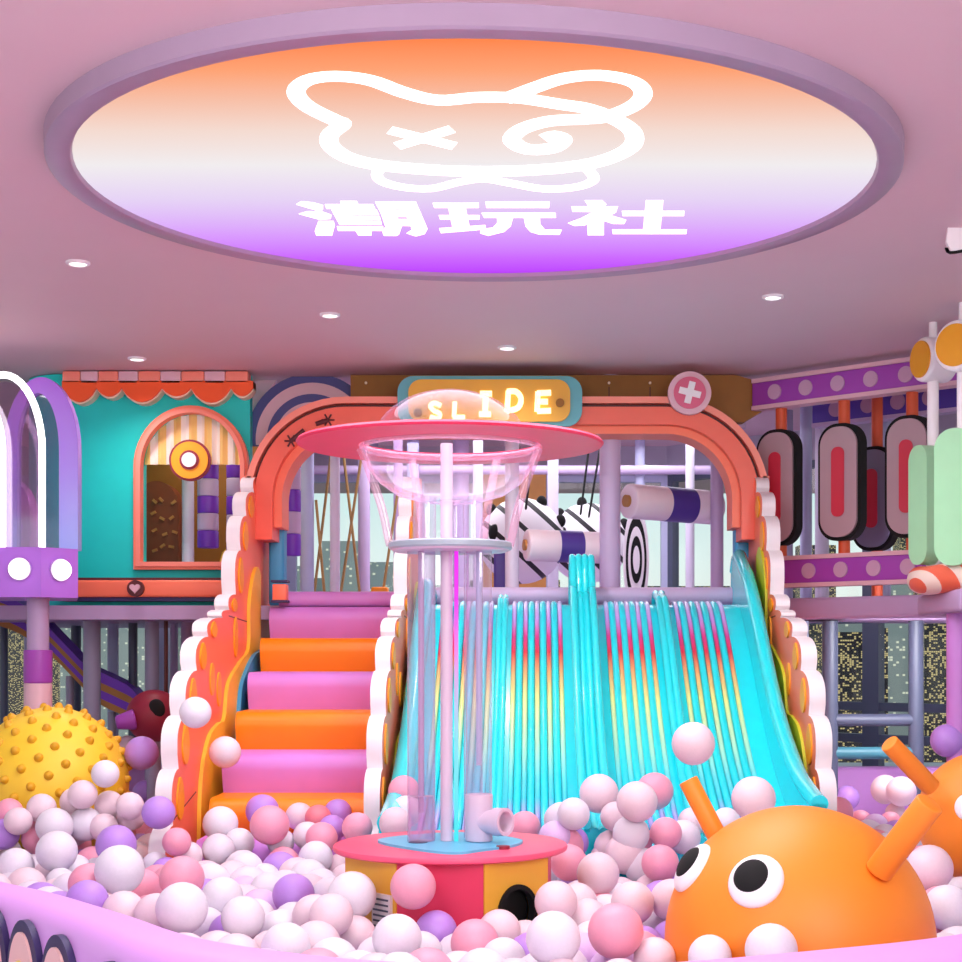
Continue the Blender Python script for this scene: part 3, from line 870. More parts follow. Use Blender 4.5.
ramp_mat('rainbow', 'Z', 0.5, 2.1, [(0.0, '#c87ad8'), (1.0, '#d3c2f2'), (0.07, '#b09ae8'), (0.13, '#3fd8ea'), (0.20, '#5fe0e6'), (0.30, '#a5ecd0'), (0.52, '#e6e98e'), (0.66, '#e9a46a'), (0.75, '#e0304a'), (0.83, '#d93c8c'), (0.92, '#c79be8')], rough=0.22, coat=0.5)
lanes = [(-0.78, -0.33), (-0.20, 0.235), (0.56, 0.965), (1.14, 1.575)]
for a, b in lanes:
    for k in range(5):
        xx = a + 0.03 + (b - a - 0.06) * k / 4
        MB().tube([(xx, p[0], p[1]) for p in [(13.3, 2.05)] + along(0.012, 0.02, 0.93)], 0.019, 10).build('rainbow_tube', 'rainbow', sl)
    for k in range(4):
        xx = a + 0.03 + (b - a - 0.06) * (k + 0.5) / 4
        MB().tube([(xx, p[0], p[1]) for p in along(0.004, 0.05, 1.0)], 0.028, 10).build('cyan_rib', 'cyan', sl)
# dividers: bundles of thick cyan tubes
def divider(x0, x1, n, top_z, hgt, name='lane_divider', end=1.0, rr=None):
    mb = MB()
    r = rr or (x1 - x0) / n / 2 * 1.15
    for k in range(n):
        xx = x0 + (x1 - x0) * (k + .5) / n
        lift = hgt * (1.0 if n < 3 or k in (0, n - 1) else 0.72)
        path = along(lift, 0.12, end)
        head = [(xx, 13.40, 2.0), (xx, 13.42, top_z - 0.16), (xx, 13.36, top_z - 0.05), (xx, 13.27, top_z), (xx, 13.16, top_z - 0.03)]
        pts = [Vector(h) for h in head] + [Vector((xx, p[0], p[1])) for p in path]
        mb.tube(catmull(pts, 3), r, 12)
    lo = along(0.0, 0.1, end); hi = along(hgt * 0.72, 0.1, end)
    mb.prism([hi + lo[::-1]], (x0 + 0.01, 0, 0), (0, 1, 0), (0, 0, 1), x1 - x0 - 0.02)
    mb.build(name, 'cyan', sl)
divider(0.29, 0.50, 4, 2.50, 0.17)
divider(1.0, 1.10, 2, 2.20, 0.07)
divider(-0.31, -0.225, 2, 2.17, 0.06)
# high side walls
def side_wall(x0, x1, top_z, hg):
    hi = [(13.55, top_z - .12), (13.45, top_z - .02), (13.3, top_z)] + along(hg, 0.12, 1.0)
    lo = [(13.55, 1.9), (13.3, 1.9)] + along(-0.02, 0.12, 1.0)
    mb = MB().prism([hi + lo[::-1]], (x0, 0, 0), (0, 1, 0), (0, 0, 1), x1 - x0)
    mb.tube([((x0 + x1) / 2, p[0], p[1]) for p in hi], (x1 - x0) * 0.62, 12)
    mb.build('side_wall', 'cyan', sl)
side_wall(1.70, 1.79, 2.52, 0.30)
side_wall(-0.96, -0.85, 2.20, 0.18)

# ------------------------------------------------------------------ inside the tower: posts, rolls, bags, ropes
def post(px, w, Y, m, lab, y0=DECK, y1=CEIL, cat='post', name='padded_post', grp='padded posts on the deck'):
    X = PX(px, Y); r = w / F * Y / 2
    o = MB().cyl((X, Y, y0), (X, Y, y1), r, seg=20).build(name, m)
    tag(o, lab, cat, grp); return o
post(307, 14, 15.2, 'lav_blue', 'blue-grey padded post right of the hanging purple bag in the tower')
post(335, 10, 14.6, 'lav_white', 'slim white post behind the stairs, between crossed tan ropes')
post(364, 12, 16.2, 'lav', 'pinkish lavender post behind the crossed ropes over the stairs')
post(398, 9, 16.6, 'mauve', 'mauve post just left of the clear ball column')
post(512, 14, 13.9, 'lav_white', 'white padded post right of the clear ball column')
post(553, 11, 16.4, 'lav_white', 'pale post between the two striped soft balls')
post(610, 21, 13.8, 'lav', 'thick lavender post between the two striped rollers')
post(640, 10, 17.4, 'lav_blue', 'blue-grey far post beside the ringed disc')
post(690, 9, 17.0, 'lav_white', 'pale slim post behind the upper roller')
post(717, 13, 14.2, 'mauve', 'mauve post at the right end of the upper roller')
post(461, 16, 17.6, 'lav', 'lavender post seen through the clear bowl')
post(413, 12, 17.2, 'lav_blue', 'blue-grey post far behind the teal-topped column disc')
post(478, 10, 17.0, 'lav_white', 'pale post far behind the clear tubes')
# ceiling cross beams of the inner structure
for (a, b, Y, yy, lab) in ((280, 745, 13.9, 424, 'front'), (300, 745, 17.3, 470, 'rear')):
    o = MB().cyl(P(a, yy, Y), P(b, yy, Y), 0.05, seg=14).build('cross_beam', 'lav')
    tag(o, 'lavender round cross beam under the tower ceiling, %s one' % lab, 'beam')
def roller(name, p0, p1, r, lab, m='roll'):
    p0, p1 = Vector(p0), Vector(p1); c = (p0 + p1) / 2; d = p1 - p0; L = d.length
    root = thing(name, lab, 'roller', tuple(c - Vector((0, 0, r))), 'striped rollers in the tower')
    def seg(a, b, rr, mm, nm, bev=0.0):
        MB().cyl(p0 + d * a, p0 + d * b, rr, seg=36, bevel=bev).build(nm, mm, root)
    seg(0.0, 0.42, r, 'dusty_white', 'pale_sleeve', 0.02); seg(0.40, 0.70, r * 1.012, 'deep_purple', 'purple_sleeve'); seg(0.68, 1.0, r, 'dusty_white', 'pale_sleeve', 0.02)
    seg(-0.03, 0.0, r * 0.35, 'wood', 'axle')
mat('dusty_white', '#eedbe6', 0.5)
roller('striped_roller', P(526, 545, 13.75), P(604, 548, 13.95), 16 / F * 13.7, 'pale and purple roller lower down, above the slide centre')
roller('striped_roller', P(628, 501, 14.0), P(716, 508, 14.5), 17.5 / F * 14, 'pale and purple roller higher up, at the right of the tower opening')
def bag(px, y0, y1, w, Y, lab, hang=None):
    X = PX(px, Y); r = w / F * Y / 2; z0, z1 = PZ(y1, Y), PZ(y0, Y)
    root = thing('hanging_bag', lab, 'punch bag', (X, Y, z0), 'banded hanging bags')
    n = 5; 
    for k in range(n):
        a, b = z0 + (z1 - z0) * k / n, z0 + (z1 - z0) * (k + 1) / n
        MB().cyl((X, Y, a), (X, Y, b), r, seg=24, bevel=0.012).build('band', 'purple' if k % 2 == 0 else 'lav', root)
    MB().cyl((X, Y, z1), (X, Y, CEIL), 0.012, seg=8).build('strap', 'black', root)
bag(292, 446, 556, 18, 14.3, 'purple and pale banded hanging bag in the tower, beside the arch')
for i, (a, b, c, d, Y, lab) in enumerate(((337, 475, 312, 611, 15.4, 'left of the slim white post, leaning left'), (316, 500, 326, 611, 15.2, 'left of the slim white post, leaning right'), (338, 470, 362, 611, 15.6, 'leaning right from the slim white post'), (369, 470, 338, 611, 15.5, 'crossing another rope towards the white post foot'), (398, 490, 380, 611, 15.8, 'short one left of the clear column'))):
    o = MB().tube([Vector((PX(a, Y), Y, CEIL if b < 480 else PZ(b, Y))), Vector((PX(c, Y), Y, DECK))], 0.014, 8).build('tan_rope', 'rope')
    tag(o, 'taut tan rope over the stairs, ' + lab, 'rope', 'crossed tan ropes')
o = MB().span((PX(374, 15.9), 15.6, DECK), (PX(390, 15.9), 15.8, PZ(588, 15.9)), 0.02).build('foam_block', 'orange')
tag(o, 'small orange foam block on the deck behind the ropes', 'block')
# striped soft balls hung from black ropes, ringed disc
for (a, b, r, Y, lab, ropes) in ((522, 541, 43, 15.8, 'black-striped white soft ball behind the left end of the lower roller', ((534, 480), (520, 480))), (588, 543, 40, 16.6, 'black-striped white soft ball hung on black ropes behind the lower roller', ((588, 490), (600, 462)))):
    R = r / F * Y; c = P(a, b, Y)
    root = thing('striped_ball', lab, 'soft ball', tuple(c - Vector((0, 0, R))), 'black and white striped soft balls')
    MB().ball(c, R, 40, 20, (1, .6, 1)).build('body', 'zebra', root)
    for k in range(4):
        an = PI * (0.15 + 0.6 * k / 3)
        MB().ball(c + Vector((R * math.cos(an), -0.05, R * math.sin(an))), 0.045, 12, 8, (1.2, .8, 1.5)).build('black_tuft', 'black', root)
    MB().ball(c + Vector((-R * .62, -R * .42, R * .15)), 0.065, 16, 10, (1, .5, 1.4)).build('black_spot', 'black', root)
    for (x_, y_) in ropes:
        MB().tube([P(x_ - 12, y_ + 60, Y - 0.2), Vector((PX(x_ + 4, Y), Y - 0.1, CEIL))], 0.012, 8).build('rope', 'black', root)
t = thing('ringed_disc', 'upright white disc with black rings behind the thick lavender post', 'disc', tuple(P(636, 588, 16.2)))
for k, rr in enumerate((1.0, .8, .62, .44, .26)):
    MB().prism([ppts(circ(636, 560, 13 * rr, 53.6 * rr), 16.2)], O_(16.2 - .012 * k), U, V, 0.02).build('ring', 'black' if k % 2 == 1 else 'white', t)
o = MB().span((PX(482, 17.9), 17.85, DECK), (PX(546, 17.9), 17.9, PZ(474, 17.9))).build('wooden_screen', 'wood')
tag(o, 'brown wooden screen at the back of the tower', 'screen')
o = MB().span((PX(494, 14.6), 14.5, DECK), (PX(508, 14.6), 14.6, PZ(552, 14.6)), 0.02).build('padded_box', 'deep_purple')
tag(o, 'dark purple padded box beside the white post', 'box')
# ================================================================== LEFT: TEAL PLAYHOUSE ON THE DECK
YH = 13.65
hs = thing('playhouse', 'teal playhouse front with orange awning and arched window', 'playhouse', (PX(165, YH), YH, DECK))
hx0, hx1 = PX(66, YH), PX(250, YH); hz0, hz1 = DECK, PZ(374, YH)
op = ppts(archloop(143, 243, 563, 468, 414), YH)
MB().prism([[(hx0, hz0), (hx1, hz0), (hx1, hz1), (hx0, hz1)], op], O_(YH + 0.12), U, V, 0.12).build('front_wall', 'teal', hs)
# rounded left corner running back
mb = MB()
pts = [(hx0 - 0.45 * math.sin(a), YH + 0.45 - 0.45 * math.cos(a)) for a in [PI / 2 * k / 8 for k in range(9)]] + [(hx0 - 0.45, YH + 1.6)]
mb.prism([pts + [(p[0] + 0.08, p[1] + 0.05) for p in pts[::-1]]], (0, 0, hz0), (1, 0, 0), (0, 1, 0), hz1 - hz0)
mb.build('corner_wall', 'teal', hs)
fr = MB().prism([ppts(archloop(136, 250, 570, 468, 407), YH), ppts(archloop(143.5, 242.5, 562.5, 468, 414.5), YH)], O_(YH), U, V, 0.09).build('window_frame', 'peach', hs)
MB().prism([ppts(archloop(139, 247, 567, 468, 410.5), YH), ppts(archloop(143.5, 242.5, 562.5, 468, 414.5), YH)], O_(YH - 0.09), U, V, 0.03).build('frame_bead', 'salmon', fr)
# striped curtain hung in the arch
cu = [(x, 464) for x in range(143, 244, 4)]
mb = MB()
cols = []
for k in range(51):
    px = 141 + 104 * k / 50
    t = max(-1, min(1, (px - 193) / 51.0)); ztop = PZ(468 - 56 * math.sqrt(max(0, 1 - t * t)), YH)
    yy = YH + 0.035 + 0.015 * math.sin(k * 1.26)
    cols.append((mb.bm.verts.new((PX(px, YH), yy, PZ(464, YH))), mb.bm.verts.new((PX(px, YH), yy, max(ztop, PZ(463, YH)))), mb.bm.verts.new((PX(px, YH), yy + 0.02, PZ(464, YH))), mb.bm.verts.new((PX(px, YH), yy + 0.02, max(ztop, PZ(463, YH))))))
fs = []
for a, b in zip(cols[:-1], cols[1:]):
    fs.append(mb.bm.faces.new((a[0], b[0], b[1], a[1]))); fs.append(mb.bm.faces.new((a[3], b[3], b[2], a[2])))
    fs.append(mb.bm.faces.new((a[2], b[2], b[0], a[0]))); fs.append(mb.bm.faces.new((a[1], b[1], b[3], a[3])))
mb._done(fs)
mb.build('curtain', 'curtain', hs)
# awning
aw = [(64, 384), (254, 384)]
sc_ = [(254, 252, 0), (254, 232, 397), (232, 192, 403.5), (192, 163, 397), (163, 123, 403), (123, 98, 397.5), (98, 64, 403)]
def scal(dz):
    pts = [(64, 382), (254, 382)]
    for a, b, low in sc_[1:]:
        for k in range(9):
            t = k / 8
            pts.append((a + (b - a) * t, 389 + dz + (low - 389) * math.sin(PI * t) ** 0.75))
    return pts
MB().prism([ppts(scal(0), YH - .1)], O_(YH - 0.0), U, V, 0.16).build('awning', 'awning', hs)
MB().prism([ppts(scal(1.7), YH - .1)], O_(YH - 0.0), U, V, 0.13).build('awning_edge', 'cream', hs)
edges = [62, 80, 98, 118, 138, 160, 181, 204, 225, 248]
for k in range(len(edges) - 1):
    wht = k % 2 == 1
    MB().span(tuple(P(edges[k] + .2, 383 + (0.8 if wht else 0), YH - 0.16)), (PX(edges[k + 1] - .2, YH - .16), YH, PZ(371, YH - .16)), 0.01).build('awning_block', 'dusty_pink' if wht else 'salmon', hs)
# ring emblem in the window
dn = MB().prism([ppts(circ(193, 462, 20.5), YH)], O_(YH - 0.09), U, V, 0.04).build('emblem', 'maroon', hs)
MB().prism([ppts(circ(193, 462, 18.3), YH)], O_(YH - 0.13), U, V, 0.012).build('emblem_ring', 'petal', dn)
MB().prism([ppts(circ(193, 462, 9.6), YH)], O_(YH - 0.142), U, V, 0.012).build('emblem_hole_rim', 'maroon', dn)
MB().prism([ppts(circ(193, 462, 7.2), YH)], O_(YH - 0.154), U, V, 0.012).build('emblem_centre', 'white', dn)
# room behind the window
o = MB().span(tuple(P(100, 600, 15.2)), tuple(P(262, 380, 15.3))).build('room_screen', 'brown')
tag(o, 'orange-brown partition seen through the playhouse window', 'partition')
o = MB().prism([ppts([(216, 575), (222, 552), (240, 538), (262, 530), (262, 575)], 14.6)], O_(14.9), U, V, 0.3).build('foam_ramp', 'amber')
tag(o, 'amber foam ramp inside the playhouse, lower right of its window', 'ramp')
tn = thing('tunnel_mouth', 'dark brown round tunnel with little windows seen through the playhouse window', 'tunnel', tuple(P(160, 575, 14.9)))
MB().prism([ppts(archloop(136, 181, 574, 510, 482), 14.9)], O_(15.1), U, V, 0.3).build('body', 'dark_brown', tn)
rr = random.Random(5)
for k in range(16):
    a, b = 143 + (k % 4) * 10 + rr.uniform(-2, 2), 500 + (k // 4) * 16 + rr.uniform(-3, 3)
    MB().box(tuple(P(a, b, 14.79)), (0.05, 0.02, 0.025), rot=Matrix.Rotation(rr.uniform(-.9, .9), 3, 'Y')).build('slot', 'wood' if k % 4 else 'violet_pad', tn)
post(188, 12, 14.4, 'lav_white', 'white padded post standing inside the playhouse window', y0=DECK)
bag(208, 462, 548, 21, 14.2, 'wide purple and pale banded bag inside the playhouse window')
bag(236, 460, 552, 19, 14.5, 'purple and pale banded bag at the right edge of the playhouse window')

ll = bpy.data.lights.new('playhouse_lamp', 'AREA'); ll.size = 0.6; ll.energy = 14; ll.color = (1, .85, .65)
lo = bpy.data.objects.new('playhouse_lamp', ll); lo.location = (-3.05, 14.35, 4.05); C.objects.link(lo)
# coral fascia under the playhouse with heart badge
fa = thing('deck_fascia', 'coral beam along the deck edge under the playhouse', 'fascia', (PX(150, 13.5), 13.5, PZ(597, 13.5)))
MB().span((PX(62, 13.45), 13.42, PZ(597, 13.42)), (PX(238, 13.45), 13.64, PZ(580, 13.42)), 0.02).build('beam', 'coral', fa)
MB().span((PX(62, 13.45), 13.44, PZ(580, 13.42)), (PX(238, 13.45), 13.64, PZ(577.5, 13.42))).build('top_line', 'dark_line', fa)
MB().span((PX(62, 13.45), 13.46, PZ(601, 13.42)), (PX(238, 13.45), 13.64, PZ(597, 13.42))).build('lower_line', 'navy_dark', fa)
hb = thing('heart_badge', 'round maroon badge with a pink heart on the coral beam', 'badge', tuple(P(136, 597, 13.4)))
MB().prism([ppts(circ(136, 588.5, 8.2), 13.4)], O_(13.42), U, V, 0.05).build('disc', 'dark_line', hb)
hp = []
for k in range(28):
    t = 2 * PI * k / 28
    hp.append((136 + 0.33 * 16 * math.sin(t) ** 3, 588.3 - 0.33 * (13 * math.cos(t) - 5 * math.cos(2 * t) - 2 * math.cos(3 * t) - math.cos(4 * t))))
MB().prism([ppts(hp, 13.4)], O_(13.37), U, V, 0.02).build('heart', 'dusty_pink', hb)

# ------------------------------------------------------------------ arched glass booth at the left edge
YB = 12.0
bx = -3.8
bt = thing('light_booth', 'purple booth with arched clear sides, white light arches and round lamps', 'booth', (-4.3, 12.45, PZ(597, YB)))
bz0, bz1 = PZ(597, YB), PZ(547, YB)
ex, ey = PX(78, 12.25), 12.25
mb = MB().prism([[(-5.0, YB), (bx, YB), (ex, ey), (PX(77, ey + .7), ey + 0.7), (-5.0, ey + 0.7)]], (0, 0, bz0), (1, 0, 0), (0, 1, 0), bz1 - bz0)
mb.build('base_box', 'booth_purple', bt)
fn_ = Vector((ey - YB, -(ex - bx), 0)).normalized()
for c, n in ((P(20, 569, YB), Vector((0, -1, 0))), (Vector(((bx + ex) / 2, (YB + ey) / 2, PZ(570, 12.12))), fn_)):
    lp = MB().cyl(c, c + n * 0.02, 0.088, seg=28).build('lamp_collar', 'lav', bt)
    MB().ball(c + n * 0.02, 0.078, 24, 12, (1, 1, 1)).build('lamp', 'lamp_white', lp)
def arch_path(cx, half, z0, zs, zt, n=20):
    return [(cx - half, z0), (cx - half, (z0 + zs) / 2)] + [(cx - half * math.cos(PI * k / n), zs + (zt - zs) * math.sin(PI * k / n)) for k in range(n + 1)] + [(cx + half, (z0 + zs) / 2), (cx + half, z0)]
for cpx, hpx, yt, nm in ((2, 39, 374, 0), (-46, 48, 379, 1)):
    pa = arch_path(PX(cpx, YB), hpx / F * YB, bz1, PZ(450, YB), PZ(yt, YB))
    MB().tube([(x, YB + .03 - .02 * nm, z) for x, z in pa], 0.026, 10).build('light_arch', 'neon', bt)
YV = 12.4
ramp_mat('booth_arch', 'Z', 0.2, 1.9, [(0, '#9fc0f5'), (1, '#a860d8'), (0.5, '#a58ae8')], 0.35)
pw = arch_path(PX(41, YV), 37 / F * YV, bz1, PZ(450, YV), PZ(377, YV)); pn = arch_path(PX(38, YV), 21 / F * YV, bz1, PZ(450, YV), PZ(393, YV))
MB().prism([pw + pn[::-1]], O_(YV + .1), U, V, 0.1).build('inner_arch', 'booth_arch', bt)
MB().prism([pn], O_(YV + 0.07), U, V, 0.012).build('inner_pane', 'booth_pane', bt)
pa = arch_path(PX(2, YB), 36 / F * YB, bz1, PZ(450, YB), PZ(380, YB))
MB().prism([pa], O_(YB + 0.09), U, V, 0.012).build('front_pane', 'booth_pane', bt)
o = MB().prism([[(-4.75, bz1), (-4.05, bz1)] + [(-4.4 + 0.35 * math.cos(PI * k / 12), bz1 + 0.35 + 0.3 * math.sin(PI * k / 12)) for k in range(13)]], O_(12.7), U, V, 0.2).build('lilac_cushion', 'lilac')
tag(o, 'rounded lilac padded cushion inside the arched booth', 'cushion')

# ------------------------------------------------------------------ lower storey on the left
cp = thing('padded_column', 'lavender column with purple padding under the arched booth', 'column', tuple(Vector((PX(38, 12.3), 12.3, 0))))
X = PX(38, 12.3)
MB().cyl((X, 12.3, 0), (X, 12.3, bz0), 0.085, seg=24).build('post', 'mauve', cp)
MB().cyl((X, 12.3, 0.6), (X, 12.3, PZ(683, 12.3)), 0.108, seg=28, bevel=.01).build('lower_pad', 'dusty_pink', cp)
MB().cyl((X, 12.3, PZ(683, 12.3)), (X, 12.3, PZ(650, 12.3)), 0.11, seg=28, bevel=.01).build('upper_pad', 'violet_pad', cp)
for px, w, Y, m, lab in ((92, 17, 14.2, 'grey_post', 'thick grey post under the playhouse, left of the city window'), (113, 11, 15.4, 'lav_blue', 'blue-grey post under the playhouse behind the thick grey post'), (133, 9, 15.0, 'frame_grey', 'slate post in the middle of the window under the playhouse'),
                         (152, 14, 14.3, 'grey_post', 'grey post under the playhouse, right of the city window'), (166, 4, 14.0, 'dark_line', 'thin dark red post under the coral beam'), (188, 14, 14.6, 'mauve', 'mauve post under the playhouse next to the flame panel'), (30, 5, 13.6, 'lav_white', 'slim white post behind the purple padded column'), (174, 8, 15.4, 'lav', 'lavender post under the playhouse behind the dark red one'), (4, 8, 15.5, 'frame_grey', 'slate post at the left picture edge under the booth'),
                         (76, 10, 16.6, 'frame_grey', 'slate far post behind the striped chute')):
    post(px, w, Y, m, lab, 0.0, 1.98, name='lower_post', grp='posts under the playhouse deck')
ch = thing('striped_chute', 'purple and olive striped chute sloping down under the playhouse', 'chute', tuple(Vector((PX(70, 14.8), 14.8, 0.0))))
def band(a, b, m, nm):
    c0 = catmull([Vector((-20, 590)), Vector((10, 601)), Vector((40, 622)), Vector((66, 648)), Vector((88, 670)), Vector((112, 682)), Vector((134, 694)), Vector((150, 716))], 4)
    up = [(p.x + a * 0.35, p.y + a) for p in c0]; dn_ = [(p.x + b * 0.35, p.y + b) for p in c0]
    MB().prism([ppts(up + dn_[::-1], 14.8)], O_(15.1), U, V, 0.34).build(nm, m, ch)
band(-6, 6, 'purple', 'stripe'); band(6, 15, 'wood', 'stripe'); band(15, 25, 'purple', 'stripe'); band(25, 33, 'wood', 'stripe')
for px, yy in ((70, 676), (112, 712)):
    MB().cyl((PX(px, 14.95), 14.95, 0), (PX(px, 14.95), 14.95, PZ(yy, 14.95)), 0.04, seg=12).build('support_leg', 'grey_post', ch)
# crimson creature ball behind the flame panel
t = thing('crimson_toy', 'dark crimson round toy with purple snout beside the left flame panel', 'toy', tuple(P(152, 742, 13.2)))
c = P(154, 716, 13.2)
MB().ball(c, 0.235, 36, 18, (1, .9, .95)).build('body', 'maroon', t)
MB().cyl(c + Vector((-0.12, -0.15, -.02)), c + Vector((-0.27, -0.2, -.05)), 0.09, 0.055, 24, bevel=.02).build('snout', 'violet_pad', t)
MB().ball(c + Vector((0.06, -0.17, .06)), 0.075, 20, 12, (1, .5, 1.2)).build('eye_patch', 'black', t)
MB().cyl((c.x, c.y, 0), (c.x, c.y, c.z - .18), 0.06, seg=16).build('stand', 'grey_post', t)

# ================================================================== RIGHT WING: DOTTED BEAMS, CANDY PADS, MALLETS
def on_line(px, off=0.0):
    """point on the oblique front edge of the right wing seen at picture column px"""
    k = (px - CX) / F
    t = (k * (A_.y + nn.y * off) - (A_.x + nn.x * off)) / (dd.x - k * dd.y)
    p = A_ + dd * t + nn * off
    return p
def dotted(name, lab, px0, px1, off, z0, z1, dots, m, th=0.12):
    a, b = on_line(px0, off), on_line(px1, off)
    root = thing(name, lab, 'beam', ((a.x + b.x) / 2, (a.y + b.y) / 2, z0))
    ang = math.atan2(dd.y, dd.x); c = (a + b) / 2 + nn * th / 2; c.z = (z0 + z1) / 2
    MB().box(c, ((b - a).length, th, z1 - z0), rz=ang, bevel=0.008).build('board', m, root)
    for zz, h_ in ((z1 + 0.018, 0.036), (z0 - 0.018, 0.036)):
        c2 = c.copy(); c2.z = zz
        MB().box(c2, ((b - a).length, th + 0.02, h_), rz=ang).build('edge_strip', 'dusty_pink' if 'blue' not in lab else 'lav', root)
    for d in dots:
        q = on_line(d, off); q.z = (z0 + z1) / 2
        MB().cyl(q, q - nn * 0.015, (z1 - z0) * 0.33, seg=28).build('dot', 'dot', root)
    return root
dotted('dotted_beam', 'upper purple dotted beam over the candy-shaped pads', 752, 1010, 0.0, 3.85, 4.05, (775, 806, 838, 871, 906, 944), 'beam_purple')
dotted('dotted_beam', 'lower purple dotted beam under the candy-shaped pads', 752, 1010, 0.0, 2.29, 2.49, (778, 809, 841, 874, 908), 'beam_purple')
dotted('dotted_beam', 'blue dotted beam set back behind the candy-shaped pads', 812, 1000, 1.3, 3.86, 4.08, (836, 868, 898, 930), 'beam_blue')
a, b = on_line(752), on_line(1030); c = (a + b) / 2 + nn * 0.1; c.z = 2.07
o = MB().box(c, ((b - a).length, 0.3, 0.18), rz=math.atan2(dd.y, dd.x), bevel=0.03).build('wing_edge_pad', 'mauve')
tag(o, 'mauve padded deck edge under the lower dotted beam', 'edge pad')
def candy(px, y0, y1, off, face, lab, zt=3.83, zb=2.5, post_m='post_orange'):
    p = on_line(px, off + 0.05); Yv = p.y
    z0, z1 = PZ(y1, Yv), PZ(y0, Yv); hw = 0.205
    root = thing('candy_pad', lab, 'play pad', (p.x, p.y, z0), 'candy-shaped pads on posts')
    u, v = dd, Vector((0, 0, 1)); O = Vector((p.x, p.y, 0)); n = u.cross(v)
    s = 1 if n.dot(nn) < 0 else -1
    MB().prism([rrect(-hw, z0, hw, z1, hw * 0.85, 10)], O + nn * 0.04, u, v, 0.10).build('pad', 'black', root)
    MB().prism([rrect(-hw + .03, z0 + .03, hw - .03, z1 - .03, hw * 0.75, 10)], O - nn * 0.06, u, v, 0.02).build('face', face, root)
    MB().prism([rrect(-0.06, z0 + .2, 0.06, z1 - .2, 0.055, 8)], O - nn * 0.08, u, v, 0.012).build('centre_bar', 'candy_red', root)
    q = O + nn * 0.02
    MB().cyl((q.x, q.y, zb), (q.x, q.y, zt), 0.05, seg=16).build('post', post_m, root)
candy(780, 430, 546, 0.02, 'candy_grey', 'grey-pink candy pad with red bar, half hidden by the right flame panel')
candy(843, 424, 541, 0.02, 'candy_grey', 'grey-pink candy pad with red bar, in the middle of the right wing')
candy(876, 447, 551, 0.75, 'candy_slate', 'slate candy pad with dark red bar, set back behind the others', CEIL, 2.15)
candy(911, 416, 538, 0.02, 'candy_grey', 'grey-pink candy pad with red bar, beside the mint pads', 3.83, 2.5)
for px, w, off, m, lab in ((806, 12, 1.6, 'lav_blue', 'pale blue post between the first two candy pads'), (822, 14, 2.2, 'lav_white', 'whitish post behind the middle candy pad'), (788, 10, 2.0, 'grey_post', 'grey post behind the half-hidden candy pad'), (886, 10, 1.8, 'lav_blue', 'pale blue post behind the slate candy pad')):
    p = on_line(px, off)
    o = MB().cyl((p.x, p.y, 2.15), (p.x, p.y, CEIL), w / F * p.y / 2, seg=20).build('padded_post', m); tag(o, lab, 'post', 'padded posts on the right wing')
def mallet(px, Y, yc, r, rot, pad_y, pad_w, lab):
    c = P(px, yc, Y)
    root = thing('mallet_post', lab, 'play post', (c.x, c.y, 2.15), 'white mallet posts at the right edge')
    ax = Vector((-math.sin(rot), -math.cos(rot), 0))
    MB().cyl(c + ax * 0.10, c - ax * 0.13, r, seg=40, bevel=0.03).build('head', 'white', root)
    MB().cyl(c + ax * 0.095, c + ax * 0.115, r * 0.82, seg=40).build('disc', 'amber_disc', root)
    MB().cyl((c.x, c.y, 2.15), (c.x, c.y, c.z), 0.042, seg=18).build('post', 'white', root)
    MB().cyl((c.x, c.y, c.z + r * .9), (c.x, c.y, CEIL), 0.03, seg=14).build('ceiling_rod', 'white', root)
    z0, z1 = PZ(pad_y[1], Y), PZ(pad_y[0], Y); hw = pad_w
    u = Vector((-ax.y, ax.x, 0)); u = u if u.x > 0 else -u
    O = Vector((c.x, c.y, 0)) + ax * 0.03
    n = u.cross(Vector((0, 0, 1)))
    MB().prism([rrect(-hw, z0, hw, z1, hw * 0.9, 10)], O - n * 0.02, u, (0, 0, 1), 0.12).build('mint_pad', 'mint', root)
    MB().prism([rrect(-hw - .015, z0 - .015, hw + .015, z1 + .015, hw * 0.9, 10)], O - n * 0.10, u, (0, 0, 1), 0.08).build('pad_back', 'white', root)
mallet(933, 11.55, 360, 0.165, 1.28, (446, 565), 0.13, 'white mallet post with amber disc and mint pad, half turned away, second from right edge')
mallet(963, 10.9, 347, 0.18, 0.80, (430, 566), 0.15, 'white mallet post with amber disc and broad mint pad at the right picture edge')
o = MB().tube(catmull([Vector((PX(921, 11.7), 11.7, 2.24)), Vector((PX(932, 11.3), 11.3, 2.22)), Vector((PX(965, 10.9), 10.9, 2.24)), Vector((PX(1010, 10.7), 10.7, 2.25))], 8), 0.105, 20).build('striped_bumper', 'tube_stripe')
tag(o, 'coral and cream striped padded bumper below the mint pads', 'bumper')
o = MB().span((PX(915, 12.0), 10.75, 1.98), (PX(1040, 11.2), 11.95, 2.14), 0.03).build('mallet_platform', 'mauve')
tag(o, 'mauve platform edge under the striped bumper', 'platform')
o = MB().cyl((PX(957, 11.3), 11.3, 0), (PX(957, 11.3), 11.3, 1.98), 0.075, seg=20).build('lower_post', 'lilac'); tag(o, 'lilac post below the striped bumper at the right edge', 'post')
o = MB().cyl((PX(800, 14.2), 14.2, 0), (PX(800, 14.2), 14.2, 1.98), 0.08, seg=20).build('lower_post', 'lav_blue'); tag(o, 'blue-grey post under the right wing beside the flame panel', 'post')
gf = thing('window_guard', 'slate padded frame with two rails in front of the lower right windows', 'frame', (PX(870, 14.0), 14.0, 0))
YG = 14.0
for px, w in ((830, 16), (916, 15)):
    MB().cyl((PX(px, YG), YG, 0), (PX(px, YG), YG, 1.98), w / F * YG / 2, seg=20).build('upright', 'frame_grey', gf)
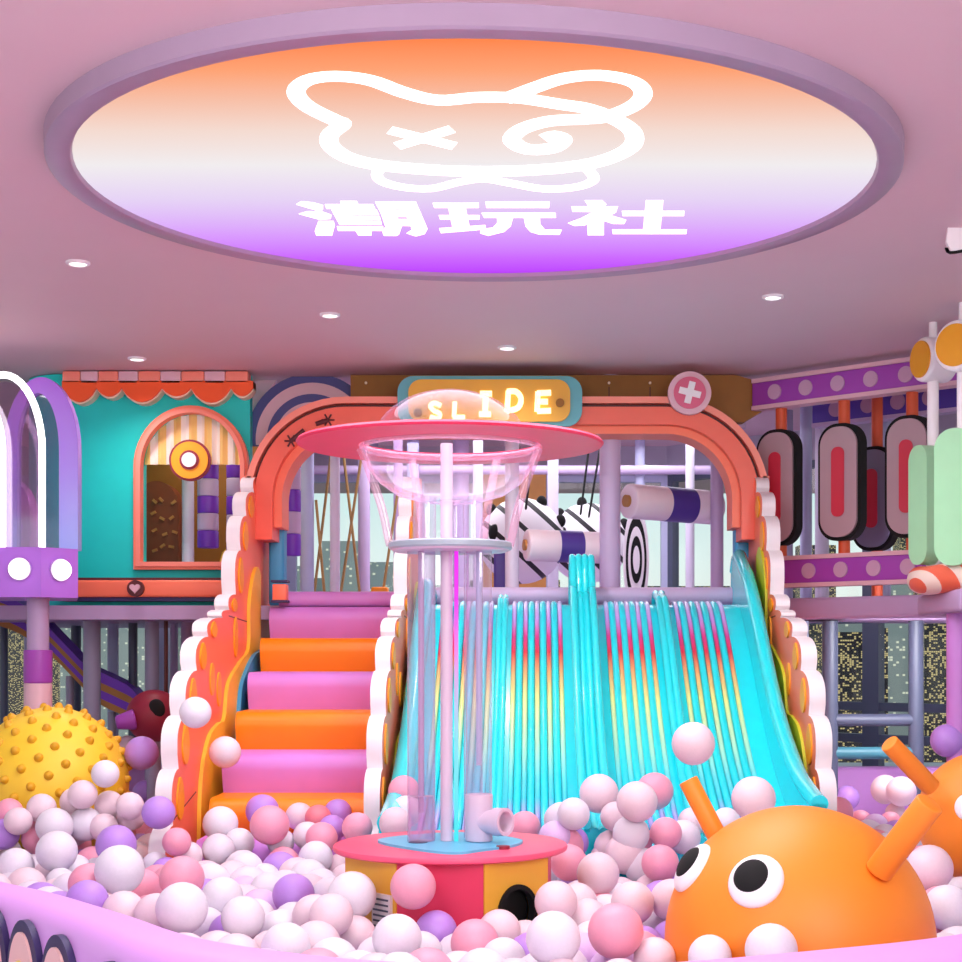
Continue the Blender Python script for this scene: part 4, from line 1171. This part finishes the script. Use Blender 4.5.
for yy, m in ((720, 'frame_grey'), (753, 'frame_teal')):
    MB().cyl(P(830, yy, YG), P(916, yy, YG), 0.055, seg=18).build('rail', m, gf)
MB().cyl(P(780, 606, YG), P(990, 606, YG), 0.05, seg=18).build('top_rail', 'frame_grey', gf)
# ================================================================== BALL COLUMN IN THE MIDDLE
CXX, CYY = PX(450.5, 8.2), 8.2
cc = Vector((CXX, CYY, 0))
PT = PZ(843, 8.2)                      # podium top
pod = thing('podium', 'round podium of crimson and yellow panels in the ball pit', 'podium', (CXX, CYY, 0))
def octv(k, r=0.565):
    a = math.radians(-160 + 45 * k); return Vector((CXX + r * math.cos(a), CYY + r * math.sin(a), 0))
for k in range(8):
    a, b = octv(k), octv(k + 1)
    m = (a + b) / 2; u = (b - a).normalized(); L = (b - a).length
    n = u.cross(Vector((0, 0, 1)))
    mb = MB()
    if k == 2:
        mb.prism([[(-L / 2 + .003, 0), (L / 2 - .003, 0), (L / 2 - .003, PT - .03), (-L / 2 + .003, PT - .03)], circ(0.0, PT - 0.30, 0.13, 0.14)], m - n * 0.03, u, (0, 0, 1), 0.03)
    else:
        mb.box(m - n * 0.015 + Vector((0, 0, (PT - .03) / 2)), (L - .006, 0.03, PT - .03), rz=math.atan2(u.y, u.x))
    po = mb.build('panel', 'podium_yellow' if k in (0, 2, 4, 6) else 'crimson', pod)
    if k == 2:
        q = m - n * 0.03 + Vector((0, 0, PT - 0.30))
        MB().prism([circ(0, 0, 0.13, 0.14), circ(0, 0, 0.108, 0.117)], q, u, (0, 0, 1), 0.045).build('port_rim', 'black', po)
        MB().prism([circ(0, 0, 0.128, 0.138)], q - n * 0.06, u, (0, 0, 1), 0.03).build('port_back', 'black', po)
    if k == 0:
        q = m + n * 0.0 + u * 0.11 + Vector((0, 0, PT - 0.32))
        MB().box(q + n * 0.008, (0.15, 0.016, 0.24), rz=math.atan2(u.y, u.x)).build('vent_plate', 'white', po)
        for j in range(8):
            MB().box(q + n * 0.018 + Vector((0, 0, -0.095 + 0.027 * j)), (0.12, 0.006, 0.009), rz=math.atan2(u.y, u.x)).build('vent_slot', 'frame_grey', po)
MB().lathe([(0, PT - .035), (0.60, PT - .035), (0.612, PT - .028), (0.615, PT - .015), (0.61, PT - .004), (0.60, PT), (0, PT)], cc, 96).build('top_disc', 'hot_pink', pod)
dl = [(378, 840), (392, 837), (420, 834.5), (455, 832.5), (490, 834.5), (518, 839), (522, 842), (510, 846), (480, 850), (462, 852.5), (440, 852), (410, 848), (385, 843.5)]
def on_top(px, py, z):
    Y = (EYE - z) * F / (py - CY); return (PX(px, Y), Y)
lp = [Vector(on_top(a, b, PT + .01)) for a, b in dl]
MB().prism([[(p.x, p.y) for p in catmull(lp, 4, closed=True)]], (0, 0, PT - .001), (1, 0, 0), (0, 1, 0), 0.014).build('blue_plate', 'sky_blue', pod)
for a, b, r, m in ((418, 842.5, .05, 'navy_dark'), (503, 846.5, .035, 'maroon')):
    x_, y_ = on_top(a, b, PT + .012)
    MB().cyl((x_, y_, PT), (x_, y_, PT + .016), r, seg=24).build('hole', m, pod)

col = thing('ball_column', 'clear ball fountain column with pink ring, glass bowl and dome', 'fountain', (CXX, CYY, PT + 0.014))
zr = PZ(444, 8.2); zd = PZ(546, 8.2)
# pink ring plate
RO, RI = 0.805, 0.475
MB().lathe([(RI, zr - .012), (RO - .01, zr - .012), (RO, zr), (RO - .01, zr + .012), (RI, zr + .012)], cc, 96, closed=True).build('ring_plate', 'ring_pink', col)
# teal-grey middle disc
MB().lathe([(0.05, zd - .02), (0.315, zd - .02), (0.325, zd - .012), (0.325, zd + .012), (0.315, zd + .02), (0.05, zd + .02)], cc, 64, closed=True).build('middle_disc', 'disc_grey', col)
MB().lathe([(0.06, zd - .03), (0.30, zd - .03), (0.31, zd - .02), (0.06, zd - .02)], cc, 64, closed=True).build('disc_underplate', 'frost', col)
# bowl (clear), its rim, dome
zbot = PZ(501, 8.2)
bowl = [(0.475, zr - .005), (0.462, zr - .05), (0.43, zr - .13), (0.37, zr - .21), (0.28, zr - .27), (0.16, zr - .305), (0.05, zbot)]
MB().lathe(bowl, cc, 64).build('bowl', 'clear', col)
MB().lathe([(0.462 + .018 * math.cos(2 * PI * k / 12), zr - .015 + .018 * math.sin(2 * PI * k / 12)) for k in range(12)], cc, 72, closed=True).build('bowl_rim', 'pink_bar', col)
dome = [(0.40 * math.cos(a), zr + 0.012 + 0.27 * math.sin(a)) for a in [PI / 2 * k / 14 for k in range(15)]]
dome[-1] = (0.0, zr + 0.282)
MB().lathe(dome, cc, 64).build('dome', 'clear_dome', col)
# light rod, two clear tubes, pipe tee
mb = MB().cyl(cc + Vector((-.02, -.01, PT + .014)), cc + Vector((-.02, -.01, zr + .0)), 0.032, seg=20); mb.build('centre_rod', 'frost', col)
ramp_mat('light_strip', 'Z', 0.0, zd - PT, [(0, '#3fe6f0'), (1, '#f02df0'), (0.35, '#8fe0f0'), (0.62, '#f090e8'), (0.8, '#f040ee')], emit=1.0)
MB().cyl(cc + Vector((0.032, -.03, PT + .014)), cc + Vector((0.032, -.03, zd - .03)), 0.011, seg=12).build('light_strip', 'light_strip', col)
for xo, yo, r, z0, z1, nm in ((-0.152, -0.03, 0.072, PT + .014, zd - .03, 'clear_tube'), (0.150, -0.02, 0.068, PT + .26, zd - .03, 'clear_tube'), (-0.13, 0.09, 0.045, PT + .014, zd - .03, 'clear_tube'), (0.115, 0.12, 0.05, PT + .014, zd - .03, 'clear_tube'),
                              (-0.12, -.02, 0.045, zd + .02, zr - .28, 'upper_tube'), (0.12, -.02, 0.05, zd + .02, zr - .29, 'upper_tube'), (0.02, .1, 0.045, zd + .02, zr - .30, 'upper_tube'), (-0.17, .06, 0.03, zd + .02, zr - .26, 'upper_tube')):
    p = cc + Vector((xo, yo, 0))
    MB().cyl(p + Vector((0, 0, z0)), p + Vector((0, 0, z1)), r, seg=28, cap=False).build(nm, 'clear_tube', col)
    if nm == 'clear_tube' and r > .06:
        MB().cyl(p + Vector((0, 0, z0 + .15)), p + Vector((0, 0, z1)), r * 0.22, seg=16).build('inner_rod', 'mauve' if xo < 0 else 'lav_blue', col)
p = cc + Vector((-.152, -.03, 0))
MB().cyl(p + Vector((0, 0, PT + .016)), p + Vector((0, 0, PT + .25)), 0.066, seg=28).build('frosted_sleeve', 'pink_bar', col)
p = cc + Vector((0.150, -.02, 0))
tee = MB().cyl(p + Vector((0, 0, PT + .014)), p + Vector((0, 0, PT + .26)), 0.072, seg=32, bevel=.006).build('pipe_tee', 'frost', col)
d = Vector((0.80, -0.60, 0.05)).normalized(); o0 = p + Vector((0, 0, PT + .115))
MB().lathe([(0.055, 0.0), (0.062, 0.0), (0.062, 0.12), (0.074, 0.12), (0.074, 0.185), (0.058, 0.185), (0.055, 0.17)], (0, 0, 0), 32, closed=True)
mb = MB().lathe([(0.052, 0.0), (0.062, 0.0), (0.062, 0.11), (0.073, 0.112), (0.073, 0.18), (0.056, 0.18), (0.052, 0.17)], (0, 0, 0), 32, closed=True)
bmesh.ops.transform(mb.bm, matrix=Matrix.Translation(o0) @ d.to_track_quat('Z', 'Y').to_matrix().to_4x4(), verts=mb.bm.verts)
mb.build('pipe_mouth', 'frost', tee)
q = o0 + d * 0.06
MB().cyl(q, q + d * 0.004, 0.054, seg=24).build('pipe_inside', 'grey_post', tee)
# clear struts from the bowl rim down to the middle disc
for k in range(4):
    a = math.radians((-172, -8, 60, 120)[k])
    pts = [cc + Vector((r * math.cos(a), r * math.sin(a), z)) for r, z in ((0.47, zr - .03), (0.42, zr - .16), (0.36, zr - .34), (0.325, zr - .5), (0.315, zd))]
    MB().tube(catmull(pts, 5), 0.022, 10, flat=0.6).build('strut', 'pink_bar', col)

# ================================================================== ORANGE BUG CREATURES, SPIKY BALL
def creature(name, lab, c, R, eyes, horns, squash=1.0):
    root = thing(name, lab, 'soft creature', (c.x, c.y, 0.0), 'orange bug-eyed creatures')
    body = MB().ball(c, R, 64, 40, (1, 1, squash)).build('body', 'creature', root)
    for n_, pup in eyes:
        n_ = Vector(n_).normalized(); q = n_.to_track_quat('Z', 'Y').to_matrix()
        e_ = MB().ball(c + n_ * (R * 0.985), R * 0.205, 40, 20, (1, 1, .42), rot=q).build('eye', 'white', root)
        pn = Vector(pup).normalized(); q2 = pn.to_track_quat('Z', 'Y').to_matrix()
        MB().ball(c + pn * (R * 1.035), R * 0.136, 32, 16, (1, 1, .42), rot=q2).build('pupil', 'black', e_)
    for a, b, r in horns:
        MB().cyl(a, b, r, seg=32, bevel=r * 0.12).build('horn', 'creature', root)
    return root
c1 = Vector((PX(799, 6.95), 6.95, PZ(940, 6.95))); R1 = 134 / F * 6.95
creature('bug_creature', 'big orange bug-eyed soft creature with two horns near the front rim', c1, R1,
         [((-0.435, -0.73, 0.56), (-0.45, -0.725, 0.572)), ((-0.82, -0.13, 0.565), (-0.845, -0.15, 0.60))],
         [(P(722, 846, 7.2), P(688, 780, 7.25), 0.046), (P(878, 872, 6.55), P(930, 803, 6.4), 0.06)])
c2 = Vector((PX(984, 9.3), 9.3, PZ(818, 9.3)))
creature('bug_creature', 'smaller orange creature behind, cut off by the right picture edge', c2, 66 / F * 9.3, [((-0.47, -0.84, 0.25), (-0.40, -0.88, 0.27))],
         [(P(932, 788, 9.0), P(889, 743, 8.9), 0.056)])

c3 = Vector((PX(51, 11.0), 11.0, PZ(783, 11.0))); R3 = 76 / F * 11.0
sb = thing('spiky_ball', 'large yellow spiky ball lying among the play balls at left', 'spiky ball', (c3.x, c3.y, c3.z - R3))
MB().ball(c3, R3, 64, 40).build('body', 'spiky', sb)
nub = None; cnt = 0
N = 190
for k in range(N):
    z = 1 - 2 * (k + .5) / N; a = k * PI * (3 - math.sqrt(5)); s = math.sqrt(1 - z * z)
    n_ = Vector((s * math.cos(a), s * math.sin(a), z))
    if n_.y > 0.25 or n_.z < -0.45 or cnt >= 100: continue
    cnt += 1
    if nub is None:
        me_b = MB().lathe([(0.036, -0.014), (0.029, 0.010), (0.021, 0.026), (0.011, 0.034), (0, 0.036)], (0, 0, 0), 14)
        me_b.bm.normal_update()
        for f in me_b.bm.faces: f.smooth = True
        nub = bpy.data.meshes.new('nub'); me_b.bm.to_mesh(nub); me_b.bm.free(); nub.materials.append(MATS['spiky_nub'])
    o = bpy.data.objects.new('nub', nub); C.objects.link(o); o.parent = sb
    o.location = c3 + n_ * R3 - WORLD[sb]; o.rotation_euler = n_.to_track_quat('Z', 'Y').to_euler()

# ================================================================== PLAY BALLS
raw = []
def crop_balls(ox, oy, s, lst):
    for x, y, d, c in lst: raw.append((ox + x / s, oy + y / s, d / s, c))
crop_balls(0, 712, 3.848, [(545, 158, 130, 'V'), (490, 140, 100, 'L'), (515, 272, 70, 'K'), (318, 318, 112, 'L'), (285, 345, 110, 'L'), (160, 370, 112, 'L'), (170, 408, 110, 'L'), (35, 385, 88, 'P'), (70, 420, 90, 'L'), (210, 440, 142, 'W'), (15, 470, 120, 'V'), (115, 500, 95, 'P'), (310, 430, 100, 'L'), (420, 358, 112, 'L'), (400, 445, 110, 'L'), (447, 512, 155, 'V'), (218, 536, 158, 'W'), (560, 312, 100, 'V'), (610, 387, 128, 'V'), (505, 400, 110, 'L'), (548, 462, 112, 'P'), (300, 510, 80, 'P'), (320, 580, 95, 'V'), (60, 594, 142, 'W'), (125, 605, 112, 'W'), (460, 607, 190, 'W'), (232, 657, 105, 'W'), (343, 662, 160, 'P'), (545, 682, 156, 'P'), (335, 728, 115, 'V'), (700, 640, 172, 'P'), (700, 755, 200, 'W'), (790, 712, 142, 'V'), (855, 715, 165, 'W'), (790, 832, 130, 'W'), (640, 618, 115, 'V'), (600, 592, 95, 'W'), (848, 430, 136, 'W'), (866, 154, 122, 'W'), (840, 530, 125, 'W'), (920, 505, 118, 'W'), (945, 604, 135, 'W'), (752, 2, 122, 'W'), (680, 500, 95, 'P'), (725, 552, 85, 'L'), (500, 362, 85, 'L'), (475, 770, 95, 'L'), (600, 780, 85, 'L'), (935, 792, 115, 'W'), (885, 855, 95, 'V'), (30, 540, 100, 'W'), (180, 630, 90, 'L'), (405, 238, 62, 'W')])
crop_balls(200, 712, 3.848, [(240, 380, 128, 'V'), (382, 402, 108, 'L'), (270, 272, 108, 'R'), (530, 388, 108, 'V'), (360, 372, 105, 'P'), (455, 408, 70, 'R'), (508, 447, 82, 'V'), (605, 445, 118, 'P'), (622, 340, 95, 'L'), (268, 435, 150, 'P'), (310, 500, 105, 'W'), (412, 475, 108, 'W'), (468, 485, 122, 'P'), (320, 582, 128, 'P'), (445, 562, 132, 'W'), (360, 703, 162, 'V'), (465, 668, 135, 'W'), (585, 707, 188, 'W'), (820, 672, 176, 'P'), (908, 845, 140, 'V'), (210, 800, 155, 'W'), (310, 845, 172, 'W'), (455, 865, 142, 'W'), (597, 865, 138, 'L'), (758, 872, 190, 'W'), (330, 905, 190, 'W'), (505, 782, 112, 'L'), (438, 785, 95, 'L'), (850, 925, 125, 'W'), (785, 305, 64, 'P'), (795, 382, 74, 'W'), (752, 428, 102, 'L'), (170, 690, 100, 'K'), (250, 640, 110, 'W'), (560, 640, 100, 'L'), (680, 945, 130, 'W')])
crop_balls(400, 712, 3.848, [(766, 314, 152, 'L'), (912, 345, 158, 'L'), (980, 305, 145, 'P'), (828, 402, 115, 'L'), (866, 546, 155, 'L'), (915, 492, 118, 'P'), (622, 415, 112, 'W'), (668, 392, 55, 'W'), (595, 482, 95, 'K'), (665, 502, 108, 'V'), (650, 580, 142, 'P'), (667, 652, 122, 'W'), (762, 622, 165, 'L'), (602, 640, 110, 'W'), (680, 737, 138, 'L'), (600, 732, 112, 'L'), (850, 702, 132, 'L'), (895, 735, 145, 'L'), (830, 843, 215, 'P'), (590, 872, 212, 'W'), (382, 842, 152, 'L'), (288, 890, 188, 'P'), (482, 882, 132, 'L'), (740, 885, 155, 'W'), (938, 660, 95, 'V'), (398, 955, 175, 'W'), (45, 905, 190, 'W'), (955, 598, 100, 'V'), (480, 442, 85, 'P'), (935, 905, 105, 'V'), (720, 800, 110, 'L'), (750, 720, 90, 'L'), (790, 560, 110, 'L')])
crop_balls(600, 712, 2.657, [(248, 84, 115, 'L'), (408, 230, 118, 'L'), (560, 226, 72, 'W'), (632, 266, 82, 'P'), (657, 228, 66, 'V'), (758, 206, 78, 'L'), (800, 211, 80, 'L'), (785, 268, 50, 'L'), (922, 76, 88, 'V'), (342, 246, 50, 'L'), (205, 258, 72, 'W'), (222, 332, 92, 'W'), (175, 322, 85, 'P'), (245, 292, 75, 'L'), (335, 292, 75, 'W'), (160, 402, 100, 'P'), (148, 432, 98, 'V'), (135, 476, 90, 'L'), (162, 562, 105, 'W'), (876, 415, 124, 'L'), (952, 392, 80, 'V'), (922, 520, 115, 'W'), (905, 560, 90, 'P'), (732, 305, 70, 'K'), (692, 292, 62, 'P'), (772, 295, 58, 'P'), (455, 632, 140, 'W'), (292, 650, 115, 'W'), (958, 480, 80, 'W'), (190, 500, 80, 'L'), (145, 655, 80, 'L'), (190, 610, 70, 'V')])
balls = []       # [center, radius, colour, airborne]
AIR = [(141.6, 753), (127.3, 748.4), (133.8, 782.7), (195.5, 712.5), (225, 752), (693.3, 743.6), (270, 782.7), (946.8, 740.6), (105, 774), (885, 789.5), (901, 791.5), (847, 797.8), (405, 777)]
ADJ = {}
for (px, py, d, col_) in raw:
    if any((px - q[0]) ** 2 + (py - q[1]) ** 2 < (0.25 * d) ** 2 for q in ADJ): continue
    ADJ[(px, py)] = 1
    Yd = 374.0 / d; Ys = 1.21 * F / max(py - CY, 30)
    elev = Ys > 1.22 * Yd
    if 150 < px < 206 and 700 < py < 850: elev = True; Yd = min(Yd, 9.95)
    if px < 132 and 765 < py < 838: elev = True; Yd = min(Yd, 10.15); 
    if elev: Y = Yd; r = max(.085, min(.13, d * Y / F / 2))
    else:
        Y = Ys if abs(Ys / Yd - 1) < 0.12 else (Ys + Yd) / 2
        Y = max(Y, 5.78)
        r = min(0.132, max(0.104, d * Y / F / 2))
    if py > 900: Y = max(min(Y, 7.6), 5.75)
    if not elev and py < 850 and 600 > px > 380: Y = min(Y, 10.2)
    balls.append([P(px, py, Y), r, col_, any(abs(px - a) + abs(py - b) < 6 for a, b in AIR), px, py])
# obstacles: keep balls out of the furniture by sliding them along their own line of sight
def hits(c, r):
    if (c.xy - Vector((CXX, CYY))).length < 0.615 + r and c.z < PT + r + .02: 
        if (c.xy - Vector((CXX, CYY))).length < 0.565 + r or c.z + r > PT - .05: return True
    for cs, Rs in ((c1, R1), (c2, 66 / F * 9.3), (c3, R3)):
        if (c - cs).length < Rs + r - 0.01: return True
    for x0, x1 in ((-2.485, -2.30), (-1.12, -1.0), (1.81, 1.975)):
        if x0 - r < c.x < x1 + r and c.y > front_at(c.z) - r * 0.9 and c.y < 13.6: return True
    if -2.4 < c.x < -1.0:
        for (Yf, z, _) in ris:
            if c.y > Yf - r - .02 and c.z < z + r and c.y < 13.5: return True
    if -1.06 < c.x < 1.9 and 9.6 - r < c.y < 13.4:
        for (y_, z_) in spc:
            if (c.y - y_) ** 2 + (c.z - z_) ** 2 < (r + .17 if abs(c.x - .4) < .25 else r + .05) ** 2: return True
        zi = min(spc, key=lambda q: abs(q[0] - c.y))[1]
        if c.z < zi + r: return True
    # near rim
    return False
def slide_free(b):
    c0 = b[0].copy(); eye = Vector((0, 0, EYE)); r0 = b[1]
    for k in range(0, 60):
        for s in ((1 - 0.012 * k), (1 + 0.012 * k)):
            c = eye + (c0 - eye) * s
            if c.z < 0.3: continue
            if not hits(c, r0 * max(s, .7)):
                b[0] = c; b[1] = min(0.14, max(0.09, r0 * s)); return True
    return False
for b in balls: slide_free(b)
# part overlapping neighbours: push the further one back along its line of sight
eye = Vector((0, 0, EYE))
for it in range(40):
    moved = 0
    for i in range(len(balls)):
        for j in range(i + 1, len(balls)):
            a, b = balls[i], balls[j]
            dv = b[0] - a[0]; m = a[1] + b[1] - 0.012
            if dv.length < m:
                near, far = (a, b) if (a[0] - eye).length < (b[0] - eye).length else (b, a)
                gap = m - dv.length
                k = 1 + min(0.03, gap * 0.5 / (far[0] - eye).length + 0.0015)
                nc = eye + (far[0] - eye) * k
                if nc.z > 0.22 and not hits(nc, far[1]): far[0] = nc; far[1] = min(.14, far[1] * (1 + (k - 1) * .5))
                k2 = 1 - min(0.02, gap * 0.25 / (near[0] - eye).length + 0.0008)
                nc = eye + (near[0] - eye) * k2
                if not hits(nc, near[1]) and nc.y > 5.74: near[0] = nc
                moved += 1
    if not moved: break
print('BALLS overlaps left', moved)
# inner rim clearance
def rim_ok(c, r):
    if not inside(c.x, c.y, pit): return False
    return all((Vector(p) - c.xy).length > r * 0.95 for p in pit) or c.z > 0.62 + r
man = len(balls)
# fill balls: the visible tops of the layer between them
rb = random.Random(11)
fill = []
yy = 5.7; row = 0
while yy < 14.4:
    xx = -5.4 + (0.115 if row % 2 else 0)
    while xx < 4.7:
        c = Vector((xx + rb.uniform(-.03, .03), yy + rb.uniform(-.03, .03), 0.29 + rb.uniform(-.03, .04)))
        px = CX + F * c.x / c.y
        if rim_ok(c, .125) and -330 < px < 1350 and not (c.x > 1.9 and c.y > 12.0): fill.append(c)
        xx += 0.23
    yy += 0.2; row += 1
cand = []
for c in fill:
    if hits(c, .112): continue
    if any((c - b[0]).length < b[1] + 0.09 for b in balls): continue
    px, py = CX + F * c.x / c.y, CY - F * (c.z - EYE) / c.y
    r_px = 0.118 * F / c.y
    # how open is it to view?  (share of its upper half not behind nearer manual balls)
    tot = vis = 0
    for a in range(8):
        for q in (0.35, 0.8):
            sx, sy = px + r_px * q * math.cos(a * PI / 4), py - r_px * q * abs(math.sin(a * PI / 4)); tot += 1
            if sx < 0 or sx > 962 or sy > 962: continue
            if any(b[0].y < c.y and (sx - (CX + F * b[0].x / b[0].y)) ** 2 + (sy - (CY - F * (b[0].z - EYE) / b[0].y)) ** 2 < (b[1] * F / b[0].y) ** 2 for b in balls): continue
            if abs(sx - 450) < 104 and 858 < sy < 925 and c.y > 8.3: continue
            if (sx - 797) ** 2 + (sy - 945) ** 2 < 134 ** 2 and c.y > 7: continue
            vis += 1
    cand.append((vis / tot * r_px, c, px, py, vis / tot))
cand.sort(key=lambda t: -t[0])
NF = 300 - man
individual = [t for t in cand if t[4] > 0.15][:NF]
chosen = {id(t[1]) for t in individual}
for sc_v, c, px, py, v in individual:
    q = rb.random()
    if px < 330 or px > 560: col_ = 'W' if q < .40 else 'L' if q < .70 else 'P' if q < .82 else 'V' if q < .92 else 'K'
    else: col_ = 'W' if q < .52 else 'L' if q < .76 else 'P' if q < .88 else 'V' if q < .93 else 'K'
    balls.append([c, 0.118, col_, False, px, py])
rest = [t[1] for t in cand if id(t[1]) not in chosen]
# buried layer under and behind them: one mass
mb = MB()
HV, HF, HM = [], [], []
tb = bmesh.new(); bmesh.ops.create_uvsphere(tb, u_segments=14, v_segments=9, radius=1.0)
tb.verts.ensure_lookup_table(); tb.verts.index_update()
TV = [v.co.copy() for v in tb.verts]; TF = [[v.index for v in f.verts] for f in tb.faces]; tb.free()
def low_ball(c, r, mi):
    n0 = len(HV)
    HV.extend((c.x + v.x * r, c.y + v.y * r, c.z + v.z * r) for v in TV)
    HF.extend([n0 + i for i in f] for f in TF); HM.extend([mi] * len(TF))
for c in rest: low_ball(c, .118, rb.choice((0, 0, 1, 1, 2, 3)))
yy = 5.75; row = 0
while yy < 14.2:
    xx = -5.0 + (0.12 if row % 2 else 0)
    while xx < 4.5:
        c = Vector((xx, yy, 0.125 + rb.uniform(-.01, .02))); px = CX + F * c.x / c.y
        if -400 < px < 1400 and not (c.x > 1.9 and c.y > 12.2) and rim_ok(c, .125) and not hits(c, .1): low_ball(c, .12, rb.choice((0, 0, 1, 1, 2, 3)))
        xx += 0.24
    yy += 0.21; row += 1
# heaps that carry the balls piled up high
for b in balls[:man]:
    if b[3] or b[0].z < 0.68: continue
    z = b[0].z - 0.2
    while z > 0.42:
        c = Vector((b[0].x + rb.uniform(-.05, .05), b[0].y + 0.08 + rb.uniform(-.02, .05), z))
        if not hits(c, .1): low_ball(c, .112, rb.choice((0, 1, 1, 2)))
        z -= 0.19
me = bpy.data.meshes.new('play_ball_heap'); me.from_pydata(HV, [], HF)
for k in 'WLPV': me.materials.append(BALL[k])
me.polygons.foreach_set('material_index', HM); me.polygons.foreach_set('use_smooth', [True] * len(HF)); me.update()
o = bpy.data.objects.new('play_ball_heap', me); C.objects.link(o)
tag(o, 'mass of white, pink and violet play balls buried below the top layer', 'ball heap', kind='stuff')

# individual balls
me_of = {}
for k in BALL:
    b_ = bmesh.new(); bmesh.ops.create_uvsphere(b_, u_segments=32, v_segments=18, radius=1.0)
    for f in b_.faces: f.smooth = True
    me = bpy.data.meshes.new('play_ball'); b_.to_mesh(me); b_.free(); me.materials.append(BALL[k]); me_of[k] = me
CN = dict(W='white', L='pale pink', P='pink', R='salmon red', V='violet', K='pale lilac')
zones = [('in front of the yellow spiky ball', 0, 175, 770, 845, None), ('along the lower left rim', 0, 150, 845, 962, None), ('between rim and left flame panel', 150, 245, 780, 962, None),
         ('at the foot of the padded stairs', 245, 385, 780, 850, None), ('in the heap before the stairs', 245, 345, 850, 962, None), ('left of the yellow podium panel', 345, 390, 850, 962, None), ('in front of the podium', 390, 540, 840, 962, None),
         ('between podium and slide', 385, 600, 740, 840, None), ('right of the podium', 540, 690, 850, 962, None), ('in the pile on the slide run-out', 560, 700, 740, 850, None),
         ('behind the big orange creature', 690, 880, 740, 850, None), ('in front of the big orange creature', 690, 860, 850, 962, None), ('between the two orange creatures', 860, 962, 740, 962, None)]
groups = {}
for b in balls:
    c, r, k, air, px, py = b
    px, py = CX + F * c.x / c.y, CY - F * (c.z - EYE) / c.y
    o = bpy.data.objects.new('play_ball', me_of[k]); C.objects.link(o)
    o.location = c; o.scale = (r, r, r); o.rotation_euler = (rb.uniform(0, 3), rb.uniform(0, 3), rb.uniform(0, 3))
    o['category'] = 'play ball'; o['group'] = 'play balls in the ball pit'
    if air and k == 'W' and px < 205: o['label'] = 'white play ball up in the air against the left flame panel'; continue
    if air and k == 'W' and px < 235: o['label'] = 'white play ball up in the air by the left end of the stairs'; continue
    if air and k == 'L' and 680 < px < 705: o['label'] = 'pale pink play ball flying high in front of the slide'; continue
    if air and k == 'R': o['label'] = 'salmon red play ball bouncing up against the lowest pink step'; continue
    if air and k == 'V' and px > 900: o['label'] = 'violet play ball in the air before the lower right window'; continue
    zn = None
    for z in zones:
        if z[1] <= px < z[2] and z[3] <= py < z[4]: zn = z[0]; break
    if zn is None: zn = 'beside the yellow spiky ball' if px < 200 else 'near the far wall of the pit'
    groups.setdefault((k, zn), []).append((px, py, o))
for (k, zn), l in groups.items():
    l.sort(key=lambda t: t[0])
    if len(l) == 1: l[0][2]['label'] = 'only %s play ball %s' % (CN[k], zn)
    elif len(l) <= 9:
        for i, t in enumerate(l): t[2]['label'] = '%s play ball %s, %s from left' % (CN[k], zn, ORD[i])
    else:                                     # split into a far and a near row
        ys = sorted(t[1] for t in l); med = ys[len(ys) // 2]
        for nm, sel in (('back row', [t for t in l if t[1] < med]), ('front row', [t for t in l if t[1] >= med])):
            for i, t in enumerate(sel): t[2]['label'] = '%s play ball %s, %s, %s from left' % (CN[k], zn, nm, ORD[i])
print('BALLS manual', man, 'total', len(balls), 'rest', len(rest))
